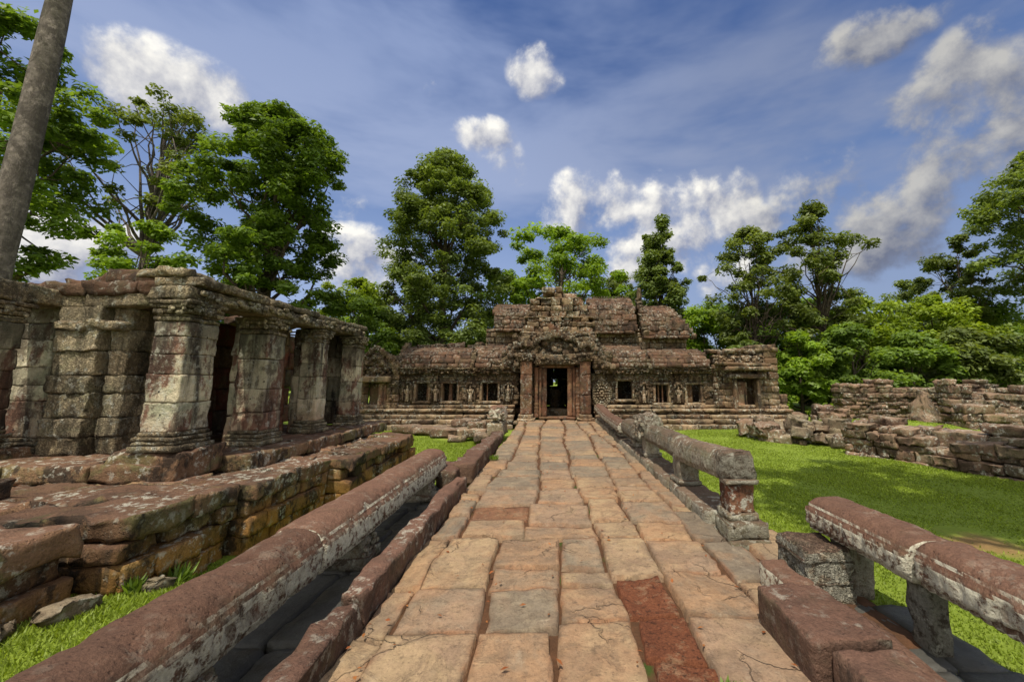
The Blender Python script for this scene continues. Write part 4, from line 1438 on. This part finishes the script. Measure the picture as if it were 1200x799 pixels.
line_wall(b, (10.0, 7.7), (11.0, 4.6), -.3, lambda s: .6+.08*math.sin(s*3), .8, ch=.25, bl=.7, res=.08, jit=.05, amp=.025, rough=.4)
b.build('upper_course', M['ruin'], lw)
b = MB()
for k in range(7): b.blk((9.6+random.uniform(-.5, .9), 12.0+random.uniform(-.6, 1.4), .1+random.uniform(-.1, .15)), (random.uniform(.5, 1.1), random.uniform(.4, .7), .3), rz=random.uniform(-.5, .5), r=.05, amp=.04, res=.08)
tag(b.build('collapsed_masonry', M['ruin']), 'dark heap of collapsed masonry with leaning courses behind the low ruin', 'ruin')
single('pointed_stone', 'tall pointed boulder standing in the grass before the back wall', 'stone', (14.2, 15.9, .5), (1.0, .7, 1.25), 'ruin', rz=.2, r=.2, amp=.09, ns=2, res=.08, taper=.35)
rgx = random.Random(3)
gname = 'loose stones of the rubble heap beside the lawn'
for i in range(58):
    t = rgx.random()
    x = 6.75+2.4*t+rgx.uniform(-.35, .5)
    y = 13.6-2.3*t+rgx.uniform(-.6, .9)
    s = rgx.uniform(.2, .5)
    lvl = rgx.choice((0, 0, .22, .4)) if 0.1 < t < .9 else rgx.choice((0, .2))
    single('rubble_stone', 'weathered lichen-spotted stone in the loose rubble heap beside the lawn', 'stone', (x, y+lvl*1.3, float(gz(x, y))+s*.28+lvl),
           (s*rgx.uniform(.9, 1.7), s*rgx.uniform(.8, 1.3), s*rgx.uniform(.6, 1.0)), 'rubble' if rgx.random() < .7 else 'ruin', rz=rgx.uniform(-1.2, 1.2), rx=rgx.uniform(-.3, .3), ry=rgx.uniform(-.35, .35), r=s*.08, amp=s*.08, ns=4, res=.06, group=gname)
for i in range(8):
    x = 10.2+rgx.uniform(-.8, 1.6)
    y = 17.6+rgx.uniform(-.7, .7)
    s = rgx.uniform(.35, .7)
    single('rubble_stone', 'reddish tumbled block between the temple end and the long back wall', 'stone', (x, y, -.1+rgx.uniform(0, .5)), (s*1.4, s, s*.7), 'ruin', rz=rgx.uniform(-1, 1), rx=rgx.uniform(-.2, .2), r=.06, amp=.05, ns=4, res=.09, group='reddish blocks at the end of the temple')
# ------------------------------------------------------------------ vegetation
def leaves(b, centres, rad, per, size, tintc, rg, flat=.6, up=.55, droop=0.0):
    """diamond leaves scattered through clumps; returns nothing, adds to b"""
    centres = np.asarray(centres, float)
    n = len(centres)
    rad = np.broadcast_to(np.asarray(rad, float), (n,))
    tot = n*per
    d = rg.normal(size=(tot, 3))
    d /= np.linalg.norm(d, axis=1)[:, None]
    rr = rg.random(tot)**.5
    idx = np.repeat(np.arange(n), per)
    off = d*rr[:, None]*rad[idx][:, None]
    off[:, 2] *= flat
    P = centres[idx]+off
    nor = d*.6+rg.normal(size=(tot, 3))*.55
    nor[:, 2] = np.abs(nor[:, 2])+up
    nor /= np.linalg.norm(nor, axis=1)[:, None]
    t = np.cross(nor, rg.normal(size=(tot, 3)))
    t /= np.linalg.norm(t, axis=1)[:, None]
    t[:, 2] -= droop
    w = np.cross(nor, t)
    s = size*rg.uniform(.6, 1.3, tot)
    L = (s*.62)[:, None]
    W = (s*.30)[:, None]
    bend = nor*(s*.10)[:, None]
    V = np.stack([P-t*L, P+w*W+bend, P+t*L, P-w*W+bend], 1).reshape(-1, 3)
    F = np.arange(tot*4).reshape(-1, 4)
    cl = rg.random(n)
    T = np.ones((tot, 4))
    T[:, 0] = np.clip(.35*rg.random(tot)+.65*cl[idx]+tintc, 0, 1)
    T[:, 1] = 0
    T[:, 2] = rg.random(tot)*.6+.4*rg.random(n)[idx]
    b.raw(V, F, np.repeat(T, 4, 0))

def crown_points(kind, n, rg, x, y, z0, z1, rx, ry, seed, inner=.35, lobes=.28):
    """clump centres inside an uneven crown envelope"""
    out = []
    tries = 0
    while len(out) < n and tries < n*60:
        tries += 1
        t = rg.random()
        a = rg.random()*2*PI
        if kind == 'round': pr = math.sqrt(max(0, 1-(2*t-1)**2))
        elif kind == 'tear': pr = (math.sin(PI*min(1, (t*.80+.22)))**.75) if t < .97 else .2
        elif kind == 'dome': pr = (1-max(0, (t-.33)/.67)**2.3)**.6*(.86+.14*min(1, t/.3)) if t < .985 else .12
        elif kind == 'cone': pr = (1-t)**.75*.95+.06 if t > .12 else .75
        elif kind == 'spread': pr = math.sin(PI*min(1, t*.72+.28))**.6
        elif kind == 'bush': pr = math.sqrt(max(0, 1-t**2.2))
        else: pr = 1
        lob = 1+lobes*float(vnoise(np.array([[math.cos(a)*1.5+seed, math.sin(a)*1.5, t*4.5]]), 3)[0])*1.5
        rf = rg.random()**.5
        if rf < inner and rg.random() < .75: continue
        q = np.array([x+math.cos(a)*rx*pr*rf*lob, y+math.sin(a)*ry*pr*rf*lob, z0+(z1-z0)*t])
        gap = float(vnoise(np.array([q/np.array([rx, ry, rx])*2.2+seed*3.1]), 8)[0])
        if gap < (-.38 if kind != 'dome' or lobes > .2 else -.75): continue
        out.append(q)
    return np.array(out)

def tree(name, label, x, y, ztop, zcrown, rx, kind='round', mat='leaf_mid', n=110, per=80, leaf=.26, clump=.16, trunk=.22, bark='bark',
         seed=0, group=None, limbs=26, lean=(0, 0), inner=.35, lobes=.28, tintc=0.0, zb=None, flat=.6, extra=None, ry=None, up=.55):
    rg = np.random.default_rng(seed+100)
    leaf, per = leaf*.78, int(per*1.5)
    z0 = -.35 if zb is None else zb
    root = thing(name, label, 'tree' if 'bush' not in name and 'shrub' not in name else 'bush', (x, y, z0), group)
    cx, cy = x+lean[0], y+lean[1]
    pts = crown_points(kind, n, rg, cx, cy, zcrown, ztop, rx, ry or rx, seed, inner, lobes)
    if extra is not None: pts = np.vstack([pts, np.array(extra, float)])
    # trunk
    b = MB()
    ht = zcrown+(ztop-zcrown)*.72
    m = 16
    tt = np.linspace(0, 1, m)
    tp = np.stack([x+(cx-x)*tt+.25*trunk*np.sin(tt*5+seed)*tt, y+(cy-y)*tt+.25*trunk*np.cos(tt*4+seed)*tt, z0-.2+(ht-z0+.2)*tt], 1)
    tr = trunk*(1-.78*tt**1.3)
    tr[0] *= 1.5
    tr[1] *= 1.12
    b.tube(tp, tr, 12, amp=trunk*.08, ns=2)
    b.build('trunk', M[bark], root)
    # limbs
    b = MB()
    order = rg.permutation(len(pts))[:limbs]
    for k in order:
        e = pts[k]
        h = np.clip((e[2]-z0)*rg.uniform(.45, .8), (zcrown-z0)*.75, (ht-z0)*.95)+z0
        f = (h-(z0-.2))/(ht-z0+.2)
        s = np.array([np.interp(f, tt, tp[:, i]) for i in range(3)])
        r0 = float(np.interp(f, tt, tr))*.55
        q = np.linspace(0, 1, 8)[:, None]
        mid = (s+e)/2+np.array([0, 0, -.12*np.linalg.norm(e-s)])*rg.uniform(-.3, 1)+rg.normal(size=3)*.06*np.linalg.norm(e-s)
        cv = (1-q)**2*s+2*q*(1-q)*mid+q*q*e
        cv += rg.normal(size=cv.shape)*.025*np.linalg.norm(e-s)*q
        b.tube(cv, np.maximum(r0*(1-.85*q[:, 0]), .012), 6)
        for w in range(3):
            i0 = rg.integers(3, 7)
            tgt = pts[np.argmin(np.linalg.norm(pts-cv[i0]-rg.normal(size=3)*rx*.25, axis=1))]
            qq = np.linspace(0, 1, 5)[:, None]
            c2 = cv[i0]*(1-qq)+tgt*qq+rg.normal(size=(5, 3))*.03*rx*qq*(1-qq)*2
            b.tube(c2, np.maximum(r0*.35*(1-.8*qq[:, 0]), .01), 5)
    b.build('limbs', M[bark], root)
    b = MB()
    leaves(b, pts, rx*clump*rg.uniform(.7, 1.35, len(pts)), per, leaf, tintc, rg, flat=flat, up=up)
    b.build('crown', M[mat], root, smooth_shade=False)
    return root

# left side
tree('tall_tree', 'tall tree with smooth grey leaning trunk rising out of the picture at far left', -14.25, 10.0, 27, 19.0, 5.5, 'round', 'leaf_mid', n=90, per=110, leaf=.3, trunk=.35, bark='bark_pale', seed=1, lean=(1.3, 0), limbs=20)
tree('leafy_tree', 'broad leafy tree behind the smooth grey trunk at far left', -25.3, 17, 18.3, 5.5, 4.4, 'round', 'leaf_mid', n=150, per=120, leaf=.32, clump=.17, trunk=.34, seed=2, limbs=34, inner=.3, tintc=.0)
tree('slender_tree', 'slender open tree with bare pale branches showing, between two leafy trees at left', -24.6, 24, 19.6, 12.0, 3.6, 'spread', 'leaf_olive', n=64, per=70, leaf=.3, clump=.17, trunk=.34, bark='bark_pale', seed=3, limbs=44, inner=.5, lobes=.45)
tree('leafy_tree', 'large dense green tree rising behind the middle of the ruined hall', -15.7, 22, 17.0, 3.2, 4.1, 'dome', 'leaf_mid', n=330, per=120, leaf=.3, clump=.16, trunk=.36, seed=4, limbs=40, tintc=-.1, lobes=.4)
tree('small_tree', 'light green feathery bush-like tree left of the large dense tree, above the hall roof', -18.6, 18, 8.6, 4.2, 1.7, 'round', 'leaf_bright', n=50, per=110, leaf=.24, clump=.26, trunk=.12, seed=5, limbs=12)
tree('small_tree', 'low yellow-green tree in the gap left of the tall teardrop tree', -14.6, 30, 8.9, 2.0, 3.0, 'round', 'leaf_yellow', n=80, per=110, leaf=.3, clump=.22, trunk=.16, seed=6, limbs=16)
tree('small_tree', 'dark green low tree beyond the far end of the ruined hall', -11.6, 24, 6.4, .6, 2.6, 'round', 'leaf_mid', n=80, per=110, leaf=.28, clump=.22, trunk=.14, seed=7, limbs=14)
# behind the temple
tree('teardrop_tree', 'tall dark teardrop-shaped tree behind the left wing of the temple', -7.5, 28, 17.8, .8, 4.5, 'dome', 'leaf_dark', n=620, per=120, leaf=.25, clump=.15, trunk=.34, seed=8, limbs=40, inner=.3, lobes=.14, tintc=.05)
tree('leafy_tree', 'bright green round tree directly behind the central tower', .9, 36, 14.9, 5.0, 5.2, 'round', 'leaf_bright', n=130, per=110, leaf=.38, clump=.19, trunk=.36, seed=9, limbs=30, lobes=.4)
tree('small_tree', 'green tree filling the space between the teardrop tree and the bright round tree', -3.6, 33, 10.3, 2.0, 3.2, 'round', 'leaf_bright', n=80, per=100, leaf=.34, clump=.21, trunk=.2, seed=10, limbs=16)
tree('small_tree', 'small grey-green tree just right of the bright round tree', 6.1, 40, 12.4, 5.0, 2.9, 'round', 'leaf_olive', n=60, per=100, leaf=.36, clump=.22, trunk=.2, seed=11, limbs=14)
tree('conical_tree', 'dark conical evergreen-looking tree behind the right roof of the temple', 9.2, 34, 15.9, 4.5, 2.9, 'cone', 'leaf_dark', n=170, per=110, leaf=.3, clump=.2, trunk=.26, seed=12, limbs=26, lobes=.2, tintc=.1)
# right side
tree('open_tree', 'open olive tree with thin trunk just right of the temple end', 13.0, 26, 11.3, 3.6, 2.9, 'spread', 'leaf_olive', n=110, per=90, leaf=.27, clump=.19, trunk=.16, seed=13, limbs=34, lobes=.45)
tree('open_tree', 'tallest open-crowned tree right of the temple with clumped leaves and visible trunk', 17.3, 26, 12.9, 4.8, 3.2, 'tear', 'leaf_olive', n=90, per=110, leaf=.27, clump=.19, trunk=.2, seed=14, limbs=34, lobes=.6, tintc=-.2)
tree('open_tree', 'thin dark-crowned tree left of the big tree cut by the right edge', 30.7, 30, 12.4, 6.0, 2.5, 'tear', 'leaf_olive', n=60, per=100, leaf=.3, clump=.22, trunk=.18, seed=15, limbs=20, lobes=.5, tintc=-.2)
tree('large_tree', 'big spreading dark tree with open branches cut by the right edge', 33.3, 26, 17.0, 7.5, 5.2, 'spread', 'leaf_dark', n=150, per=120, leaf=.3, clump=.16, trunk=.4, seed=16, limbs=44, lobes=.5, tintc=.2)
tree('small_tree', 'small round dark tree far off above the bushes at right', 32.2, 36, 10.2, 3.0, 3.1, 'round', 'leaf_dark', n=80, per=90, leaf=.34, clump=.22, trunk=.2, seed=17, limbs=10)
bush = [
    ('bright green broad-leaved bush in front of the back wall, right of the temple end', 13.6, 22.6, 4.0, -.3, 2.0, 'leaf_bright', .3),
    ('taller green bush overhanging the left end of the back wall', 16.4, 22.4, 4.6, -.3, 2.0, 'leaf_mid', .3),
    ('glossy dark bush in the middle of the back wall', 19.6, 22.4, 4.0, -.3, 2.1, 'leaf_mid', .32),
    ('spreading bush with dull leaves over the right half of the back wall', 23.0, 22.6, 4.3, -.3, 2.4, 'leaf_olive', .32),
    ('leafy bush at the right edge above the tumbled wall', 26.8, 22.4, 4.9, -.3, 2.6, 'leaf_mid', .34),
    ('dark bush beside the right end of the temple', 11.6, 24.2, 3.7, -.3, 1.8, 'leaf_dark', .26),
    ('yellow-green treetop behind the bushes at middle right', 21.6, 28.5, 7.1, 2.0, 3.2, 'leaf_yellow', .3),
    ('lime green feathery treetop behind the bushes at far right', 27.2, 29, 7.3, 2.0, 3.0, 'leaf_yellow', .3),
    ('mid green tree crown under the open trees at right', 15.4, 28, 6.6, .8, 3.4, 'leaf_mid', .3),
    ('dull green low crown behind the right roof end', 10.9, 29, 6.6, .6, 2.6, 'leaf_bright', .3),
    ('green low crown between the conical tree and the open olive tree', 13.2, 32, 7.4, .8, 3.2, 'leaf_mid', .32),
    ('green crown below the small round dark tree at right', 33.5, 31, 7.4, 1.0, 3.6, 'leaf_mid', .34),
    ('dense green crown beneath the tallest open tree', 18.8, 30.5, 7.3, 1.0, 3.2, 'leaf_bright', .32)]
for i, (lab, x, y, zt, zc, rx, mt, lf) in enumerate(bush):
    low = zc < 0
    tree('bush' if low else 'small_tree', lab, x, y, zt, zc, rx, 'bush' if low else 'round', mt, n=85, per=100, leaf=lf, clump=.24, trunk=.1 if low else .16, seed=30+i, limbs=12, inner=.25)

tree('shade_tree', 'leafy tree behind the viewer whose crown shades the lawn', 6.2, -2.2, 12.2, 8.6, 3.4, 'round', 'leaf_mid', n=60, per=80, leaf=.3, clump=.22, trunk=.3, seed=60, limbs=20, lean=(-1.0, 4.2), lobes=.5)
# far woods: one mass nobody could count
rg = np.random.default_rng(77)
pts = []
for k in range(900):
    x = rg.uniform(-75, 85)
    y = 46+rg.uniform(0, 10)+abs(x)*.06
    hmax = 6.5+2.0*math.sin(x*.21)+1.5*math.sin(x*.53+1)
    pts.append((x, y, rg.random()**.7*hmax))
b = MB()
leaves(b, pts, rg.uniform(1.2, 2.2, len(pts)), 55, .75, -.1, rg)
o = b.build('far_woods', M['leaf_mid'], smooth_shade=False)
tag(o, 'dim green mass of forest far behind the temple', 'forest', kind='stuff')

# grass
def grass():
    rg = np.random.default_rng(21)
    Ps = []
    def area(x0, x1, y0, y1, dens):
        n = int((x1-x0)*(y1-y0)*dens)
        p = np.stack([rg.uniform(x0, x1, n), rg.uniform(y0, y1, n)], 1)
        Ps.append(p)
    area(2.25, 6, 1.0, 6, 3800)
    area(2.2, 9.5, 6, 10, 2300)
    area(2.2, 12, 10, 17, 900)
    area(6, 9.5, 1.5, 6, 1500)
    area(10, 20, 10, 18.5, 300)
    area(-3.9, -2.2, 1.6, 4.6, 4200)
    area(-3.2, -1.6, 6.6, 16, 1100)
    area(-6.3, -1.6, 9.4, 16, 900)
    P = np.vstack(Ps)
    m = np.ones(len(P), bool)
    for dx, dy, r in DIRT:
        d = np.hypot(P[:, 0]-dx, P[:, 1]-dy)
        m &= rg.random(len(P)) < smooth(r*.55, r*1.35, d+.6*r*vnoise(np.stack([P[:, 0]*2, P[:, 1]*2, 0*d], 1), 5))
    pat = vnoise(np.stack([P[:, 0]*1.1, P[:, 1]*1.1, 0*P[:, 0]], 1), 61)
    m &= rg.random(len(P)) < .45+.55*smooth(-.7, .2, pat)
    P = P[m]
    pat = pat[m]
    n = len(P)
    z = gz(P[:, 0], P[:, 1])
    dist = np.hypot(P[:, 0], P[:, 1])
    h = rg.uniform(.014, .034, n)*(1+.4*pat)*np.where(P[:, 0] < -2.2, np.where(P[:, 1] < 5, 1.3, 1.0), 1.0)
    w = .0035+.0011*dist
    a = rg.random(n)*2*PI
    ln = rg.normal(size=(n, 2))*.5
    u = np.stack([np.cos(a), np.sin(a), 0*a], 1)*w[:, None]
    B = np.stack([P[:, 0], P[:, 1], z-.004], 1)
    Tp = B+np.stack([ln[:, 0]*h, ln[:, 1]*h, h], 1)
    V = np.stack([B-u, B+u, Tp], 1).reshape(-1, 3)
    F = np.arange(n*3).reshape(-1, 3)
    T = np.ones((n, 4))
    T[:, 0] = np.clip(.45+.35*pat+rg.normal(size=n)*.22, 0, 1)
    T[:, 1] = 0
    T[:, 2] = rg.random(n)
    b = MB()
    b.raw(V, F, np.repeat(T, 3, 0))
    o = b.build('grass', M['grass'], smooth_shade=False)
    tag(o, 'short bright green grass of the lawns', 'grass', kind='stuff')
grass()
for i, (x, y, r, lab) in enumerate([(-1.15, 8.6, .1, 'small green weed growing from a joint at the left side of the path'), (.9, 2.35, .07, 'tiny weed at the edge of the red slabs in the path'),
        (-3.36, 4.0, .16, 'small green fern at the foot of the terrace wall'), (-3.42, 3.62, .12, 'little green plant in the notch of the terrace wall')]):
    rg = np.random.default_rng(200+i)
    n = 60
    a = rg.random(n)*2*PI
    z0 = .0 if i < 2 else float(gz(x, y))
    B = np.stack([x+rg.normal(size=n)*r*.25, y+rg.normal(size=n)*r*.25, np.full(n, z0)], 1)
    D = np.stack([np.cos(a)*r*rg.random(n), np.sin(a)*r*rg.random(n), r*rg.uniform(.4, 1.2, n)], 1)
    U = np.stack([-np.sin(a), np.cos(a), 0*a], 1)*.012
    V = np.stack([B, B+D*.55+U, B+D, B+D*.55-U], 1).reshape(-1, 3)
    T = np.ones((n, 4))
    T[:, 0] = rg.random(n)
    T[:, 2] = rg.random(n)
    b = MB()
    b.raw(V, np.arange(n*4).reshape(-1, 4), np.repeat(T, 4, 0))
    tag(b.build('weed', M['leaf_mid'], smooth_shade=False), lab, 'plant')
# litter of dead leaves on the path
rg = np.random.default_rng(9)
n = 220
x = np.where(rg.random(n) < .6, rg.choice([-1.2, -1.03, -.46, .02, .5, .98, 1.44], n)+rg.normal(size=n)*.05, rg.uniform(-1.2, 1.9, n))
y = 1.5+12*rg.random(n)**1.5
c = np.stack([x, y, .012+.01*rg.random(n)], 1)
b = MB()
leaves(b, c, .004, 1, .034, 0, rg, flat=.2, up=2.5)
tag(b.build('leaf_litter', M['deadleaf'], smooth_shade=False), 'scattered small reddish dead leaves on the paving', 'leaves', kind='stuff')

# ------------------------------------------------------------------ light, sky, camera
SUN = np.array([-.13, -.42, .90])
SUN /= np.linalg.norm(SUN)
l = bpy.data.lights.new('sun', 'SUN')
l.energy = 4.4
l.angle = R(.6)
l.color = (1, .93, .8)
lo = bpy.data.objects.new('sun', l)
C.objects.link(lo)
from mathutils import Vector
lo.rotation_euler = Vector(SUN).to_track_quat('Z', 'Y').to_euler()
lo.location = (0, 0, 40)

w = bpy.data.worlds.new('World')
scene.world = w
w.use_nodes = True
w.node_tree.nodes.clear()
t = NT(w.node_tree)
out = t.new('ShaderNodeOutputWorld')
bg = t.new('ShaderNodeBackground')
t.l.new(bg.outputs[0], out.inputs[0])
bg.inputs[1].default_value = .15
sky = t.new('ShaderNodeTexSky')
sky.sky_type = 'NISHITA'
sky.sun_disc = False
sky.sun_elevation = math.asin(SUN[2])
sky.sun_rotation = math.atan2(SUN[0], SUN[1])
sky.air_density = 1.0
sky.dust_density = .6
sky.ozone_density = 2.0
dirv = t.new('ShaderNodeTexCoord').outputs['Generated']
sp = t.new('ShaderNodeSeparateXYZ')
t.set(sp.inputs[0], dirv)
az = t.m('ARCTAN2', sp.outputs[0], sp.outputs[1])
el = t.m('ARCSINE', sp.outputs[2])
CL = [(-.79, .50, .12, .05, 1.15), (-.487, .384, .05, .03, .7), (-.28, .618, .045, .03, .7), (-.187, .565, .07, .03, .85), (-.042, .688, .06, .042, .8), (.096, .41, .10, .07, 1.0),
      (.345, .375, .11, .085, 1.1), (.20, .295, .09, .06, 1.0), (.726, .61, .085, .035, .75), (.80, .44, .09, .06, .75), (.615, .385, .05, .035, .8), (.668, .265, .10, .06, .9), (.863, .51, .07, .05, .6),
      (-.90, .21, .09, .06, 1.0), (-.45, .25, .10, .07, 1.0), (-.13, .48, .05, .07, .55), (.47, .33, .07, .04, .5), (.78, .36, .2, .09, .85), (1.0, .38, .16, .1, .85), (.95, .44, .12, .08, .8), (.52, .24, .16, .06, .7), (1.1, .6, .15, .07, .9), (-1.3, .45, .2, .08, 1), (1.5, .3, .25, .1, 1), (-2.4, .5, .3, .15, 1), (2.5, .45, .35, .15, 1), (3.0, .8, .4, .2, 1)]
nz1 = t.noise(dirv, 7.5, 9, .58, .1)
off = t.new('ShaderNodeVectorMath', operation='ADD')
t.set(off.inputs[0], dirv)
off.inputs[1].default_value = (-.022, -.004, .026)
nz2 = t.noise(off.outputs[0], 7.5, 9, .58, .1)
mx = None
sw = sg = None
for (a, e, ra, re, st) in CL:
    dx = t.m('DIVIDE', t.m('SUBTRACT', az, a), ra)
    dy = t.m('DIVIDE', t.m('SUBTRACT', el, e), re)
    q = t.m('ADD', t.m('MULTIPLY', dx, dx), t.m('MULTIPLY', dy, dy))
    wgt = t.m('MULTIPLY', t.m('SUBTRACT', 1.0, t.m('MULTIPLY', q, .42)), st)
    wgt = t.m('MAXIMUM', wgt, 0.0)
    mx = wgt if mx is None else t.m('MAXIMUM', mx, wgt)
    g = t.m('MULTIPLY', wgt, t.m('ADD', t.m('MULTIPLY', dy, .55), t.m('MULTIPLY', dx, -.3)))
    sw = wgt if sw is None else t.m('ADD', sw, wgt)
    sg = g if sg is None else t.m('ADD', sg, g)
grad = t.m('DIVIDE', sg, t.m('ADD', sw, .001))
dens = t.m('ADD', t.m('MULTIPLY', mx, .66), t.m('MULTIPLY', t.m('SUBTRACT', nz1, .52), 2.7))
cov = t.m('MULTIPLY', t.step(dens, .14, .66), t.step(mx, .02, .3))
cov = t.m('MULTIPLY', cov, t.step(az, .35, .8, 1.0, .88))
lit = t.m('ADD', t.m('ADD', .42, t.m('MULTIPLY', t.m('SUBTRACT', nz1, nz2), 3.2)), t.m('MULTIPLY', grad, .55), clamp=True)
# right hand clouds are darker and mauve
side = t.step(az, .3, .7, 1.0, .56)
ccol = t.mix(lit, (1.9, 2.1, 2.9), (7.0, 6.8, 6.3))
sc_ = t.new('ShaderNodeVectorMath', operation='SCALE')
t.set(sc_.inputs[0], ccol)
t.set(sc_.inputs[3], side)
# sky base deepened to the polarised blue of the picture
s1 = t.mix(1.0, sky.outputs[0], (.58, .68, .86), 'MULTIPLY')
# thin high veil
vv = t.new('ShaderNodeVectorMath', operation='MULTIPLY')
t.set(vv.inputs[0], dirv)
vv.inputs[1].default_value = (2.2, 2.2, 7)
veil = t.noise(vv.outputs[0], .9, 5, .55, .2)
band = t.m('SUBTRACT', 1.0, t.m('MULTIPLY', t.m('ABSOLUTE', t.m('SUBTRACT', el, t.m('ADD', .52, t.m('MULTIPLY', az, -.06)))), 4.2))
vm = t.m('MULTIPLY', t.step(t.m('ADD', veil, t.m('MULTIPLY', band, .25)), .42, .8), .8)
low = t.step(el, .08, .6, .75, 0)
vm = t.m('MAXIMUM', vm, low)
vcol = t.mix(t.step(az, -.3, .7), (2.7, 3.2, 4.6), (2.0, 2.3, 3.2))
s2 = t.mix(vm, s1, vcol)
s2 = t.mix(t.m('MULTIPLY', t.step(el, .42, .78), .45), s2, t.mix(1.0, s2, (.5, .62, .82), 'MULTIPLY'))
s3 = t.mix(cov, s2, sc_.outputs[0])
# unseen bright cloud added behind the viewer and overhead as soft fill light
fill_deck = t.m('MAXIMUM', t.step(sp.outputs[1], .12, -.2), t.step(sp.outputs[2], .84, .93))
dn = t.noise(dirv, 2.6, 7, .55)
fill_deck = t.m('MULTIPLY', fill_deck, t.step(dn, .36, .5))
s4 = t.mix(fill_deck, s3, t.mix(dn, (4.6, 4.7, 5.0), (9.5, 9.3, 8.8)))
t.set(bg.inputs[0], s4)

cam = bpy.data.cameras.new('camera')
co = bpy.data.objects.new('camera', cam)
C.objects.link(co)
co.location = (0, 0, 1.6)
co.rotation_euler = (R(90+8.3), 0, 0)
cam.sensor_width = 36
cam.lens = 14.4
cam.shift_x = -46/1200
cam.shift_y = -24.5/1200
cam.clip_start = .05
cam.clip_end = 2000
scene.camera = co
scene.view_settings.view_transform = 'Standard'
scene.view_settings.look = 'None'
scene.view_settings.exposure = 0
scene.render.engine = 'CYCLES'
scene.cycles.max_bounces = 5
scene.cycles.diffuse_bounces = 3
scene.cycles.transparent_max_bounces = 4
